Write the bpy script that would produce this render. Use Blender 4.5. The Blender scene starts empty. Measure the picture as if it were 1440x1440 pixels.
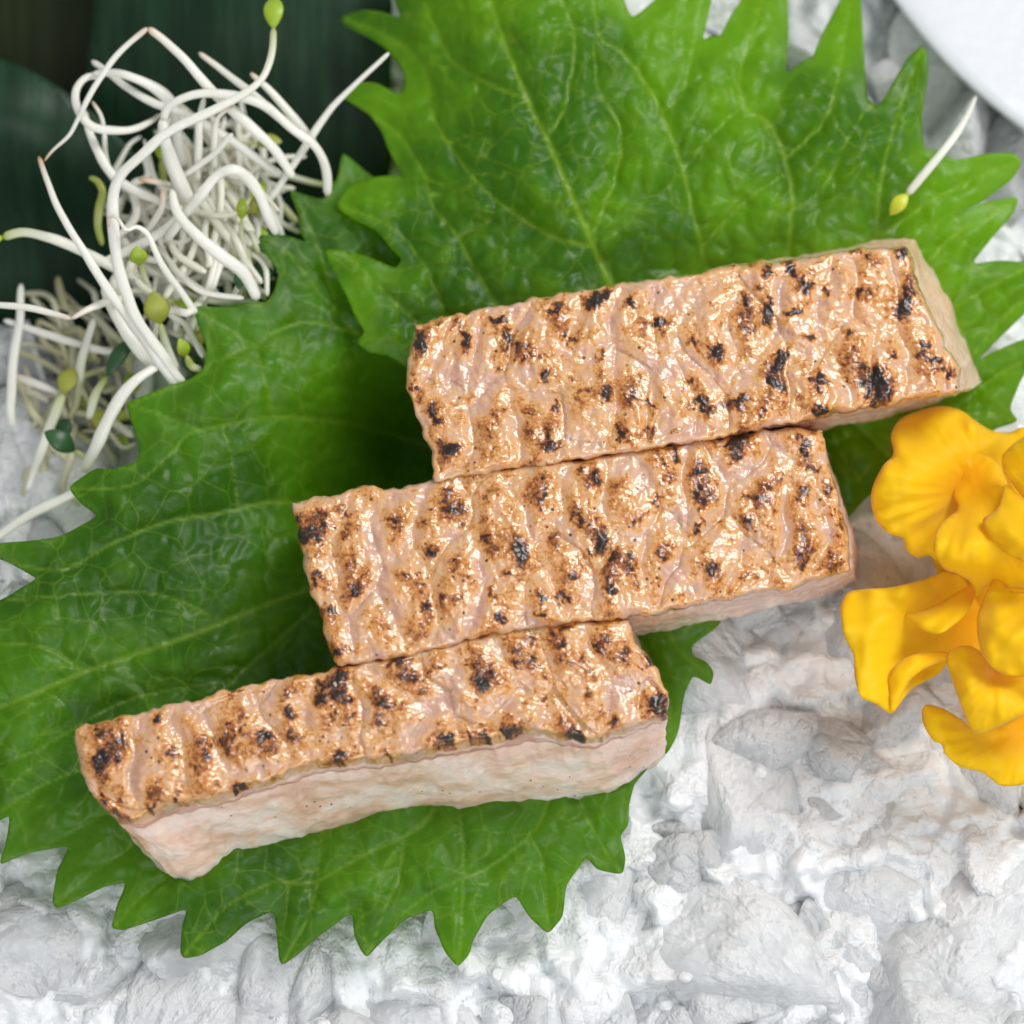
import bpy, math, random
import numpy as np
from mathutils import Vector, Matrix, Quaternion
from mathutils.geometry import delaunay_2d_cdt

random.seed(7)
scene = bpy.context.scene
COL = scene.collection
U = 0.01                      # modelling in centimetres, scene in metres

# ------------------------------------------------------------------ camera
TILT = math.radians(20.0)
DIST = 28.3
AIMZ = 1.2
HALF = math.radians(11.0)
cam_d = bpy.data.cameras.new('camera')
cam = bpy.data.objects.new('camera', cam_d)
COL.objects.link(cam)
CAMP = np.array([0.0, -DIST * math.sin(TILT), AIMZ + DIST * math.cos(TILT)])
cam.location = Vector(CAMP * U)
cam.rotation_euler = (TILT, 0, 0)
cam_d.sensor_width = 36
cam_d.lens = 18 / math.tan(HALF)
cam_d.clip_start = 0.01
cam_d.clip_end = 50
cam_d.dof.use_dof = True
cam_d.dof.focus_distance = (DIST - 0.65) * U
cam_d.dof.aperture_fstop = 17.0
scene.camera = cam

# ------------------------------------------------------------------ light
world = bpy.data.worlds.new('World')
scene.world = world
world.use_nodes = True
bgn = world.node_tree.nodes['Background']
bgn.inputs[0].default_value = (0.95, 0.975, 1.0, 1)
bgn.inputs[1].default_value = 0.37


def area(name, loc, target, size, sizey, power, col):
    d = bpy.data.lights.new(name, 'AREA')
    d.shape = 'RECTANGLE'
    d.size = size * U
    d.size_y = sizey * U
    d.energy = power
    d.color = col
    o = bpy.data.objects.new(name, d)
    COL.objects.link(o)
    o.location = Vector(loc) * U
    dirv = (Vector(target) - Vector(loc)).normalized()
    o.rotation_euler = dirv.to_track_quat('-Z', 'Y').to_euler()
    return o


area('window_light', (30, 24, 46), (0, 0, 1), 27, 30, 2.9, (1.0, 0.985, 0.96))
area('soft_fill_light', (6, -46, 50), (0, 0, 0), 50, 40, 2.2, (0.97, 0.985, 1.0))

vs = scene.view_settings
vs.view_transform = 'Standard'
vs.look = 'None'
vs.exposure = 0.03
vs.gamma = 1.0
scene.cycles.use_denoising = True
scene.cycles.use_adaptive_sampling = True
scene.cycles.adaptive_threshold = 0.03
scene.cycles.max_bounces = 14
scene.cycles.transmission_bounces = 12
scene.cycles.transparent_max_bounces = 16
scene.cycles.sample_clamp_indirect = 6.0
scene.cycles.caustics_reflective = False
scene.cycles.caustics_refractive = True

# ------------------------------------------------------------------ maths helpers
FPX = 720 / math.tan(HALF)
RGT = np.array([1.0, 0, 0])
UPV = np.array([0.0, math.cos(TILT), math.sin(TILT)])
FWD = np.array([0.0, math.sin(TILT), -math.cos(TILT)])


def P(px, py, z):
    """photograph pixel and height above the ice (cm) -> place in the scene (cm)"""
    px = np.asarray(px, float); py = np.asarray(py, float); z = np.asarray(z, float)
    px, py, z = np.broadcast_arrays(px, py, z)
    d = FWD + ((px - 720) / FPX)[..., None] * RGT + ((720 - py) / FPX)[..., None] * UPV
    s = (z - CAMP[2]) / d[..., 2]
    return CAMP + d * s[..., None]


_perms = {}


def _perm(seed):
    if seed not in _perms:
        p = np.random.RandomState(seed).permutation(512)
        _perms[seed] = np.concatenate([p, p, p])
    return _perms[seed]


_G = np.random.RandomState(99).normal(size=(512, 3))
_G /= np.linalg.norm(_G, axis=1)[:, None]


def pn(x, y, z=0.0, seed=1):
    x, y, z = np.broadcast_arrays(np.asarray(x, float), np.asarray(y, float), np.asarray(z, float))
    p = _perm(seed)
    xi = np.floor(x).astype(int); yi = np.floor(y).astype(int); zi = np.floor(z).astype(int)
    xf, yf, zf = x - xi, y - yi, z - zi
    f = lambda t: t * t * t * (t * (t * 6 - 15) + 10)
    u, v, w = f(xf), f(yf), f(zf)
    out = 0
    for dx in (0, 1):
        for dy in (0, 1):
            for dz in (0, 1):
                h = p[p[p[(xi + dx) % 512] + (yi + dy) % 512] + (zi + dz) % 512]
                g = _G[h]
                dot = g[..., 0] * (xf - dx) + g[..., 1] * (yf - dy) + g[..., 2] * (zf - dz)
                wt = (u if dx else 1 - u) * (v if dy else 1 - v) * (w if dz else 1 - w)
                out = out + dot * wt
    return out * 1.5


def fbm(x, y, z=0.0, seed=1, n=3):
    r = 0; a = 1.0; f = 1.0
    for i in range(n):
        r = r + a * pn(np.asarray(x) * f, np.asarray(y) * f, np.asarray(z) * f, seed + i)
        a *= 0.5; f *= 2.03
    return r


def worley(x, y, seed=1):
    rs = np.random.RandomState(seed)
    R = rs.rand(256, 256, 2)
    xi = np.floor(x).astype(int); yi = np.floor(y).astype(int)
    f1 = np.full(x.shape, 9.0); f2 = np.full(x.shape, 9.0)
    idc = np.zeros(x.shape)
    for dx in (-1, 0, 1):
        for dy in (-1, 0, 1):
            cx, cy = xi + dx, yi + dy
            r = R[cx % 256, cy % 256]
            d = np.hypot(cx + 0.1 + 0.8 * r[..., 0] - x, cy + 0.1 + 0.8 * r[..., 1] - y)
            nearer = d < f1
            f2 = np.where(nearer, f1, np.minimum(f2, d))
            idc = np.where(nearer, r[..., 0], idc)
            f1 = np.where(nearer, d, f1)
    return f1, f2, idc


def sstep(a, b, x):
    t = np.clip((x - a) / (b - a), 0, 1)
    return t * t * (3 - 2 * t)


def rbf(ctrl):
    c = np.array(ctrl, float)
    X = c[:, :2] / 200.0
    n = len(c)
    def k(r2): return 0.5 * r2 * np.log(r2 + 1e-9)
    d2 = ((X[:, None] - X[None]) ** 2).sum(-1)
    A = np.zeros((n + 3, n + 3))
    A[:n, :n] = k(d2) + np.eye(n) * 0.02
    A[:n, n] = 1; A[:n, n + 1:] = X
    A[n, :n] = 1; A[n + 1:, :n] = X.T
    w = np.linalg.solve(A, np.concatenate([c[:, 2], [0, 0, 0]]))
    def f(px, py):
        px = np.asarray(px, float) / 200; py = np.asarray(py, float) / 200
        r = w[n] + w[n + 1] * px + w[n + 2] * py
        for i in range(n):
            r = r + w[i] * k((px - X[i, 0]) ** 2 + (py - X[i, 1]) ** 2)
        return r
    return f


def catmull(pts, per=8, closed=False):
    p = np.array(pts, float)
    n = len(p)
    out = []
    segs = n if closed else n - 1
    for i in range(segs):
        if closed:
            a, b, c, d = p[(i - 1) % n], p[i], p[(i + 1) % n], p[(i + 2) % n]
        else:
            b, c = p[i], p[i + 1]
            a = p[i - 1] if i else 2 * b - c
            d = p[i + 2] if i + 2 < n else 2 * c - b
        for t in np.linspace(0, 1, per, endpoint=False):
            out.append(0.5 * ((2 * b) + (c - a) * t + (2 * a - 5 * b + 4 * c - d) * t * t + (3 * b - a - 3 * c + d) * t ** 3))
    if not closed:
        out.append(p[-1])
    return np.array(out)


def resample(pts, n=None, step=None, closed=False):
    p = np.array(pts, float)
    if closed:
        p = np.vstack([p, p[:1]])
    L = np.concatenate([[0], np.cumsum(np.linalg.norm(np.diff(p, axis=0), axis=1))])
    if n is None:
        n = max(4, int(L[-1] / step) + 1)
    t = np.linspace(0, L[-1], n + 1 if closed else n)
    if closed:
        t = t[:-1]
    return np.stack([np.interp(t, L, p[:, k]) for k in range(p.shape[1])], 1)


def seg_dist(px, py, poly, closed=False):
    """distance to a polyline, and position 0..1 along it"""
    q = np.array(poly, float)
    if closed:
        q = np.vstack([q, q[:1]])
    best = np.full(px.shape, 1e9); tt = np.zeros(px.shape)
    n = len(q) - 1
    for i in range(n):
        a, b = q[i], q[i + 1]
        ab = b - a
        l2 = ab @ ab + 1e-9
        t = np.clip(((px - a[0]) * ab[0] + (py - a[1]) * ab[1]) / l2, 0, 1)
        d = np.hypot(px - a[0] - t * ab[0], py - a[1] - t * ab[1])
        m = d < best
        best = np.where(m, d, best)
        tt = np.where(m, (i + t) / n, tt)
    return best, tt


def inside(px, py, poly):
    q = np.array(poly, float)
    r = np.zeros(px.shape, bool)
    n = len(q)
    for i in range(n):
        x1, y1 = q[i]; x2, y2 = q[(i + 1) % n]
        if y1 == y2:
            continue
        c = ((y1 > py) != (y2 > py)) & (px < (x2 - x1) * (py - y1) / (y2 - y1) + x1)
        r ^= c
    return r


def sheet2d(outline, sp, seed=0):
    """triangulate the area inside an outline (2-D)"""
    o = resample(outline, step=sp, closed=True)
    x0, y0 = o.min(0); x1, y1 = o.max(0)
    gx = np.arange(x0, x1, sp); gy = np.arange(y0, y1, sp * 0.866)
    X, Y = np.meshgrid(gx, gy)
    X = X + (np.arange(len(gy)) % 2)[:, None] * sp * 0.5
    rs = np.random.RandomState(seed)
    X = (X + rs.uniform(-.12, .12, X.shape) * sp).ravel(); Y = (Y + rs.uniform(-.12, .12, Y.shape) * sp).ravel()
    m = inside(X, Y, o); X, Y = X[m], Y[m]
    d, _ = seg_dist(X, Y, o, True)
    m = d > sp * 0.55; X, Y = X[m], Y[m]
    n = len(o)
    pts = [Vector(p) for p in o] + [Vector((a, b)) for a, b in zip(X, Y)]
    vs_, es, fs, *_ = delaunay_2d_cdt(pts, [(i, (i + 1) % n) for i in range(n)], [], 1, 1e-4)
    V = np.array([[v.x, v.y] for v in vs_])
    d, _ = seg_dist(V[:, 0], V[:, 1], o, True)
    fs = [tuple(reversed(f)) if _ccw(V, f) else tuple(f) for f in fs]
    return V, fs, d


def _ccw(V, f):
    a, b, c = V[f[0]], V[f[1]], V[f[2]]
    return (b[0] - a[0]) * (c[1] - a[1]) - (b[1] - a[1]) * (c[0] - a[0]) > 0


# ------------------------------------------------------------------ object helpers
def tag(o, label=None, cat=None, group=None, kind=None):
    if label: o['label'] = label
    if cat: o['category'] = cat
    if group: o['group'] = group
    if kind: o['kind'] = kind
    return o


def empty(name, loc):
    o = bpy.data.objects.new(name, None)
    o.empty_display_size = 0.005
    COL.objects.link(o)
    o.location = Vector(loc) * U
    return o


def build(name, verts, faces, mat, parent=None, origin=None, attrs=None, smooth=True):
    """one mesh object; verts in scene cm; origin = where its own origin stands (cm)"""
    v = np.asarray(verts, float)
    if parent is not None:
        org = np.array(parent.get('_org', (0, 0, 0)))
    else:
        org = np.array(origin if origin is not None else (v[:, 0].mean(), v[:, 1].mean(), v[:, 2].min()))
    me = bpy.data.meshes.new(name)
    me.from_pydata(((v - org) * U).tolist(), [], faces)
    if smooth:
        me.polygons.foreach_set('use_smooth', np.ones(len(me.polygons), bool))
    for k, a in (attrs or {}).items():
        at = me.attributes.new(k, 'FLOAT', 'POINT')
        at.data.foreach_set('value', np.ascontiguousarray(a, dtype=np.float32))
    me.materials.append(mat)
    me.update()
    o = bpy.data.objects.new(name, me)
    COL.objects.link(o)
    if parent is not None:
        o.parent = parent
    else:
        o.location = Vector(org) * U
    return o


def thing(name, loc, *a, **k):
    o = empty(name, loc)
    o['_org'] = [float(q) for q in loc]
    tag(o, *a, **k)
    return o


def solid(o, t, off=-1):
    m = o.modifiers.new('thickness', 'SOLIDIFY')
    m.thickness = t * U
    m.offset = off
    return o


# ------------------------------------------------------------------ material helpers
class NT:
    def __init__(self, name):
        self.m = bpy.data.materials.new(name)
        self.m.use_nodes = True
        self.t = self.m.node_tree
        self.n = self.t.nodes
        self.b = self.n['Principled BSDF']
        self.out = self.n['Material Output']
        tc = self.n.new('ShaderNodeTexCoord')
        mp = self.n.new('ShaderNodeMapping')
        mp.inputs['Scale'].default_value = (100, 100, 100)
        self.l(tc.outputs['Object'], mp.inputs['Vector'])
        self.co = mp.outputs[0]

    def l(self, a, b):
        self.t.links.new(a, b)

    def node(self, typ, ins=None, **props):
        n = self.n.new(typ)
        for k, v in props.items():
            setattr(n, k, v)
        for k, v in (ins or {}).items():
            if hasattr(v, 'is_output') or hasattr(v, 'links'):
                self.l(v, n.inputs[k])
            else:
                n.inputs[k].default_value = v
        return n

    def map(self, scale, rot=(0, 0, 0)):
        return self.node('ShaderNodeMapping', {'Vector': self.co, 'Scale': scale, 'Rotation': rot}).outputs[0]

    def noise(self, scale, detail=3, rough=0.55, vec=None, dist=0.0):
        return self.node('ShaderNodeTexNoise', {'Vector': vec or self.co, 'Scale': scale, 'Detail': detail,
                                                'Roughness': rough, 'Distortion': dist}).outputs['Fac']

    def voro(self, scale, feature='F1', vec=None, rnd=1.0):
        n = self.node('ShaderNodeTexVoronoi', {'Vector': vec or self.co, 'Scale': scale, 'Randomness': rnd}, feature=feature)
        return n.outputs['Distance']

    def attr(self, name):
        return self.node('ShaderNodeAttribute', attribute_name=name).outputs['Fac']

    def math(self, op, a, b=0.0, c=0.0, clamp=False):
        n = self.node('ShaderNodeMath', operation=op, use_clamp=clamp)
        for i, v in enumerate((a, b, c)):
            if hasattr(v, 'links'):
                self.l(v, n.inputs[i])
            else:
                n.inputs[i].default_value = v
        return n.outputs[0]

    def mrange(self, v, a, b, c=0.0, d=1.0):
        return self.node('ShaderNodeMapRange', {0: v, 1: a, 2: b, 3: c, 4: d}, interpolation_type='SMOOTHSTEP').outputs[0]

    def ramp(self, v, stops):
        n = self.node('ShaderNodeValToRGB', {0: v})
        e = n.color_ramp.elements
        while len(e) < len(stops):
            e.new(0.5)
        for i, (p, c) in enumerate(stops):
            e[i].position = p
            e[i].color = (*c, 1)
        return n.outputs[0]

    def mix(self, f, a, b):
        n = self.node('ShaderNodeMix', data_type='RGBA')
        for k, v in ((0, f), (6, a), (7, b)):
            if hasattr(v, 'links'):
                self.l(v, n.inputs[k])
            else:
                n.inputs[k].default_value = v if k == 0 else (*v, 1)
        return n.outputs[2]

    def bump(self, h, strength, dist, normal=None):
        n = self.node('ShaderNodeBump', {'Height': h, 'Strength': strength, 'Distance': dist * U})
        if normal is not None:
            self.l(normal, n.inputs['Normal'])
        return n.outputs[0]

    def set(self, **k):
        for name, v in k.items():
            s = self.b.inputs[name.replace('_', ' ')]
            if hasattr(v, 'links'):
                self.l(v, s)
            else:
                s.default_value = (*v, 1) if isinstance(v, tuple) and len(v) == 3 and s.type == 'RGBA' else v


def leaf_material(name, dark, light, vein, trans, trans_fac, rough):
    t = NT(name)
    v = t.attr('vein')
    warp = t.node('ShaderNodeMix', {0: 0.10}, data_type='RGBA')
    t.l(t.co, warp.inputs[6])
    nz = t.node('ShaderNodeTexNoise', {'Vector': t.co, 'Scale': 2.6, 'Detail': 2})
    t.l(nz.outputs['Color'], warp.inputs[7])
    e1 = t.voro(3.0, 'DISTANCE_TO_EDGE', warp.outputs[2])
    e2 = t.voro(8.5, 'DISTANCE_TO_EDGE')
    f1 = t.mrange(e1, 0.0, 0.035, 1, 0)
    f2 = t.mrange(e2, 0.0, 0.09, 1, 0)
    base = t.mix(t.mrange(t.noise(0.55, 3), 0.38, 0.62), dark, light)
    base = t.mix(t.math('MULTIPLY', t.noise(16, 2), 0.28), base, dark)
    c = t.mix(t.math('MULTIPLY', f2, 0.07), base, vein)
    c = t.mix(t.math('MULTIPLY', f1, 0.30), c, vein)
    c = t.mix(t.math('MULTIPLY', v, 0.72), c, vein)
    h = t.math('ADD', t.noise(5.5, 2), t.math('MULTIPLY', t.noise(38, 1), 0.12))
    bmp = t.bump(h, 0.6, 0.007)
    t.set(Base_Color=c, Roughness=t.mrange(t.noise(3, 3), 0.3, 0.7, rough - 0.06, rough + 0.12), Normal=bmp)
    t.b.inputs['Specular IOR Level'].default_value = 0.34
    tr = t.node('ShaderNodeBsdfTranslucent', {'Color': t.mix(t.math('MULTIPLY', f1, 0.3), trans, vein), 'Normal': bmp})
    mx = t.node('ShaderNodeMixShader', {0: trans_fac})
    t.l(t.b.outputs[0], mx.inputs[1]); t.l(tr.outputs[0], mx.inputs[2])
    t.l(mx.outputs[0], t.out.inputs[0])
    return t.m


M = {}
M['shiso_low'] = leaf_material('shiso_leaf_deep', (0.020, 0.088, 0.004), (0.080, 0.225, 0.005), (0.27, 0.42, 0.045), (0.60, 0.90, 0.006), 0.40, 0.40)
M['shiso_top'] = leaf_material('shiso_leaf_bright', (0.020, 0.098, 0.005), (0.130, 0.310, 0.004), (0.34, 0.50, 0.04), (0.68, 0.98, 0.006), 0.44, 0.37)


def broad_leaf_material(name, a, b):
    t = NT(name)
    st = t.noise(5.0, 3, 0.6, t.map((1.0, 0.04, 0.2), (0, 0, -0.12)))
    c = t.mix(t.mrange(st, 0.35, 0.68), a, b)
    c = t.mix(t.mrange(t.noise(9, 5, 0.7), 0.62, 0.8, 0, 0.5), c, (0.05, 0.075, 0.05))
    t.set(Base_Color=c, Roughness=t.mrange(t.noise(2, 2), 0.3, 0.7, 0.38, 0.55), Normal=t.bump(st, 0.4, 0.02))
    t.b.inputs['Specular IOR Level'].default_value = 0.22
    return t.m


M['broad_a'] = broad_leaf_material('broad_leaf_bluegreen', (0.005, 0.022, 0.009), (0.012, 0.042, 0.018))
M['broad_b'] = broad_leaf_material('broad_leaf_olive', (0.012, 0.019, 0.004), (0.022, 0.032, 0.008))
M['broad_c'] = broad_leaf_material('broad_leaf_shade', (0.004, 0.010, 0.006), (0.008, 0.018, 0.010))  # deep shade under the pile, put into this near-black leaf colour


def fish_material():
    t = NT('seared_fish')
    s = t.attr('sear')
    n1 = t.noise(7, 3, 0.65)
    n2 = t.noise(22, 3, 0.8)
    n3 = t.noise(2.2, 3, 0.6)
    k = t.math('ADD', s, t.math('MULTIPLY', t.math('SUBTRACT', n1, 0.5), 0.60))
    k = t.math('ADD', k, t.math('MULTIPLY', t.math('SUBTRACT', n2, 0.5), 1.05))
    k = t.math('ADD', k, t.math('MULTIPLY', t.math('SUBTRACT', n3, 0.5), 0.35))
    c = t.ramp(k, [(0.0, (0.58, 0.350, 0.255)), (0.16, (0.65, 0.395, 0.245)), (0.31, (0.68, 0.375, 0.150)), (0.44, (0.57, 0.250, 0.055)),
                   (0.58, (0.36, 0.120, 0.024)), (0.70, (0.125, 0.034, 0.009)), (0.86, (0.018, 0.008, 0.005))])
    # pepper-like burnt specks
    vf = t.node('ShaderNodeTexVoronoi', {'Vector': t.co, 'Scale': 7.5}, feature='F1')
    spk = t.math('MULTIPLY', t.mrange(vf.outputs['Distance'], 0.10, 0.17, 1, 0),
                 t.mrange(t.noise(1.3, 2), 0.42, 0.58, 0, 1))
    c = t.mix(t.math('MULTIPLY', spk, 0.92), c, (0.035, 0.012, 0.006))
    w = t.mrange(t.noise(4, 3, 0.6), 0.54, 0.72, 0, 0.32)
    c = t.mix(t.math('MULTIPLY', w, t.mrange(k, 0.2, 0.42, 1, 0)), c, (0.74, 0.55, 0.42))
    # cut flesh
    vec = t.map((0.5, 0.9, 1.0), (0, 0.5, math.radians(-13)))
    n = t.noise(2.6, 3, 0.6, vec, 0.6)
    f = t.ramp(n, [(0.36, (0.72, 0.47, 0.33)), (0.47, (0.86, 0.62, 0.48)), (0.60, (0.95, 0.79, 0.69))])
    f = t.mix(t.mrange(t.attr('pink'), 0, 1, 0, 0.55), f, (0.90, 0.50, 0.37))
    f = t.mix(t.math('MULTIPLY', t.math('MULTIPLY', t.mrange(vf.outputs['Distance'], 0.07, 0.13, 1, 0), t.mrange(t.noise(1.3, 2), 0.46, 0.6, 0, 1)), 0.85), f, (0.05, 0.02, 0.01))
    skin = t.mrange(t.math('ADD', t.attr('skin'), t.math('MULTIPLY', t.math('SUBTRACT', n1, 0.5), 0.5)), 0.3, 0.7)
    col = t.mix(skin, f, c)
    h = t.math('ADD', t.noise(11.0, 2, 0.6), t.math('MULTIPLY', t.noise(28, 1), 0.16))
    bmp = t.bump(h, 0.8, 0.022)
    t.set(Base_Color=col, Roughness=0.36, Normal=bmp)
    t.l(t.attr('deep'), t.b.inputs['Subsurface Weight'])
    t.b.inputs['Subsurface Radius'].default_value = (1.0, 0.5, 0.30)
    t.b.inputs['Subsurface Scale'].default_value = 0.003
    t.l(t.math('MULTIPLY', t.math('ADD', t.math('MULTIPLY', skin, 0.35), 0.65), t.mrange(k, 0.50, 0.75, 1, 0.35)), t.b.inputs['Coat Weight'])
    t.l(t.mrange(skin, 0, 1, 0.16, 0.075), t.b.inputs['Coat Roughness'])
    t.b.inputs['Coat IOR'].default_value = 1.5
    t.l(bmp, t.b.inputs['Coat Normal'])
    return t.m


M['fish'] = fish_material()


def ice_material(name, clear, dim=0.0):
    """frosty to clear ice: bubbly white inside, wet glossy fracture faces"""
    t = NT(name)
    n = t.noise(1.5, 4, 0.68)
    nz = t.node('ShaderNodeTexNoise', {'Vector': t.co, 'Scale': 2.2, 'Detail': 1})
    wv = t.node('ShaderNodeMix', {0: 0.15}, data_type='RGBA')
    t.l(t.co, wv.inputs[6]); t.l(nz.outputs['Color'], wv.inputs[7])
    e = t.voro(3.6, 'DISTANCE_TO_EDGE', wv.outputs[2])
    fr = t.mrange(n, 0.46, 0.60)
    h = t.math('ADD', t.math('MULTIPLY', t.math('MINIMUM', e, 0.3), 1.3), t.math('MULTIPLY', t.noise(12, 4, 0.75), t.math('ADD', t.math('MULTIPLY', fr, 0.55), 0.22)))
    bmp = t.bump(h, 1.0, 0.078)
    t.set(Base_Color=t.mix(fr, (0.915 - dim, 0.94 - dim, 0.96 - dim), (.97 - dim, .985 - dim, 1.0 - dim)), Roughness=t.mrange(n, 0.42, 0.60, 0.04, 0.18), Normal=bmp)
    t.b.inputs['IOR'].default_value = 1.31
    t.b.inputs['Specular IOR Level'].default_value = 1.0
    t.b.inputs['Subsurface Weight'].default_value = 0.25
    t.b.inputs['Subsurface Radius'].default_value = (0.9, 1.0, 1.05)
    t.b.inputs['Subsurface Scale'].default_value = 0.005
    if clear:
        g = t.node('ShaderNodeBsdfGlass', {'Color': (0.99, 0.995, 1, 1), 'Roughness': 0.05, 'IOR': 1.29, 'Normal': bmp})
        mx = t.node('ShaderNodeMixShader')
        t.l(t.mrange(n, 0.36, 0.64, clear, clear * 0.4), mx.inputs[0])
        t.l(t.b.outputs[0], mx.inputs[1]); t.l(g.outputs[0], mx.inputs[2]); t.l(mx.outputs[0], t.out.inputs[0])
    return t.m


M['ice'] = ice_material('packed_ice', 0, 0.13)
M['clear_ice'] = ice_material('clear_ice', 0.46, 0.06)


def petal_material():
    t = NT('yellow_petal')
    g = t.attr('throat')
    st = t.noise(3, 2, 0.5, t.map((2.2, 0.5, 1), (0, 0, 0.6)))
    c = t.mix(t.math('MULTIPLY', st, 0.35), (0.98, 0.74, 0.004), (0.97, 0.64, 0.003))
    c = t.mix(t.math('MULTIPLY', g, 0.75), c, (0.92, 0.40, 0.002))
    bmp = t.bump(t.noise(20, 1), 0.2, 0.01)
    t.set(Base_Color=c, Roughness=0.52, Normal=bmp)
    t.b.inputs['Specular IOR Level'].default_value = 0.3
    t.b.inputs['Sheen Weight'].default_value = 0.15
    tr = t.node('ShaderNodeBsdfTranslucent', {'Color': (1.0, 0.70, 0.004, 1), 'Normal': bmp})
    mx = t.node('ShaderNodeMixShader', {0: 0.45})
    t.l(t.b.outputs[0], mx.inputs[1]); t.l(tr.outputs[0], mx.inputs[2]); t.l(mx.outputs[0], t.out.inputs[0])
    return t.m


M['petal'] = petal_material()


def stem_material():
    t = NT('sprout_stem')
    n = t.noise(12, 3, 0.6)
    white = t.mix(n, (0.90, 0.89, 0.80), (0.96, 0.96, 0.92))
    c = t.mix(t.attr('green'), white, (0.45, 0.52, 0.12))
    c = t.mix(t.attr('tip'), c, (0.62, 0.33, 0.12))
    c = t.mix(t.attr('tint_shade'), c, (0.62, 0.60, 0.33))  # yellowish tone; strong on the low sprouts as painted shade
    bmp = t.bump(t.noise(14, 2, 0.6), 0.3, 0.02)
    t.set(Base_Color=c, Roughness=0.27, Normal=bmp)
    tr = t.node('ShaderNodeBsdfTranslucent', {'Color': c, 'Normal': bmp})
    mx = t.node('ShaderNodeMixShader', {0: 0.32})
    t.l(t.b.outputs[0], mx.inputs[1]); t.l(tr.outputs[0], mx.inputs[2]); t.l(mx.outputs[0], t.out.inputs[0])
    return t.m


M['stem'] = stem_material()


def simple(name, col, rough, col2=None, scale=8, trans=0):
    t = NT(name)
    c = t.mix(t.noise(scale, 3), col, col2 or col)
    t.set(Base_Color=c, Roughness=rough, Normal=t.bump(t.noise(scale * 3, 3), 0.2, 0.02))
    if trans:
        t.b.inputs['Subsurface Weight'].default_value = trans
        t.b.inputs['Subsurface Scale'].default_value = 0.001
    return t.m


M['seed_green'] = simple('seed_leaf_green', (0.20, 0.36, 0.015), 0.4, (0.34, 0.46, 0.03), 6, 0.4)
M['seed_dark'] = simple('seed_leaf_dark', (0.015, 0.06, 0.02), 0.4, (0.03, 0.10, 0.03), 6)
M['seed_olive'] = simple('seed_leaf_olive', (0.25, 0.30, 0.03), 0.45, (0.40, 0.42, 0.07), 5, 0.4)
M['seed_yellow'] = simple('seed_leaf_yellow', (0.55, 0.56, 0.02), 0.4, (0.42, 0.52, 0.03), 5, 0.4)
M['china'] = simple('white_glazed_china', (0.60, 0.62, 0.665), 0.2, (0.63, 0.65, 0.69), 2)

# ------------------------------------------------------------------ setting: bed of ice
bed_outline = [(-300, 545), (60, 560), (200, 600), (400, 560), (520, 300), (500, -60), (480, -420),
               (1900, -420), (1900, 1900), (-300, 1900)]
gx = np.arange(-300, 1901, 5.5); gy = np.arange(-420, 1901, 5.5)
X, Y = np.meshgrid(gx, gy)
wx_ = X + 30 * pn(X / 110, Y / 110, 0, 5) + 9 * pn(X / 30, Y / 30, 0, 15); wy_ = Y + 30 * pn(X / 110, Y / 110, 3, 6) + 9 * pn(X / 30, Y / 30, 3, 16)


def shards(x, y, cell, seed, tilt, step):
    """height of a layer of tilted flat-faced ice shards"""
    r = np.random.RandomState(seed).rand(256, 256, 5)
    best = np.full(x.shape, 9e9); hh = np.zeros(x.shape)
    cx0 = np.floor(x / cell).astype(int); cy0 = np.floor(y / cell).astype(int)
    for dx in (-1, 0, 1):
        for dy in (-1, 0, 1):
            q = r[(cx0 + dx) % 256, (cy0 + dy) % 256]
            ox = x - (cx0 + dx + q[..., 0]) * cell; oy = y - (cy0 + dy + q[..., 1]) * cell
            d = np.hypot(ox, oy)
            h = step * (q[..., 4] - .5) + tilt * ((q[..., 2] - .5) * ox + (q[..., 3] - .5) * oy) / 131.0 - 0.10 * np.maximum(0, d / cell - .45) ** 2 * cell / 60
            m = d < best
            best = np.where(m, d, best); hh = np.where(m, h, hh)
    return hh


z = -0.10 + 0.8 * shards(wx_, wy_, 170, 41, .6, .16) + shards(wx_ + 60, wy_, 74, 42, .9, .13) * .9 + shards(wx_, wy_ + 40, 30, 43, .9, .05) + 0.07 * fbm(X / 50, Y / 50, 0, 8) + 0.02 * pn(X / 18, Y / 18, 0, 9)
for _i in range(1):                         # melt the steps a little
    zp = np.pad(z, 1, mode='edge')
    z = (zp[:-2, 1:-1] + zp[2:, 1:-1] + zp[1:-1, :-2] + zp[1:-1, 2:] + 2 * z) / 6
z = z - 1.7 * np.exp(-((X - 560) / 190) ** 2 - ((Y - 640) / 150) ** 2) - 0.22 * sstep(700, 350, Y) - 0.5 * sstep(1180, 1380, X) * sstep(420, 200, Y)
keep = inside(X, Y, bed_outline)
nx = len(gx)
V = np.column_stack([X.ravel(), Y.ravel()]); z = z.ravel()
kp = keep[:-1, :-1] & keep[1:, :-1] & keep[:-1, 1:] & keep[1:, 1:]
jj, ii = np.nonzero(kp)
a0 = jj * nx + ii
F = np.stack([a0, a0 + nx, a0 + nx + 1, a0 + 1], 1)
used = np.unique(F); remap = np.full(len(V), -1); remap[used] = np.arange(len(used))
F = remap[F].tolist(); V = V[used]; z = z[used]
bed = build('ice_bed', P(V[:, 0], V[:, 1], z), F, M['ice'], origin=(0, 0, -0.8))
solid(bed, 1.2)
tag(bed, 'bed of packed crushed ice under the whole arrangement', 'ice', kind='structure')


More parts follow.
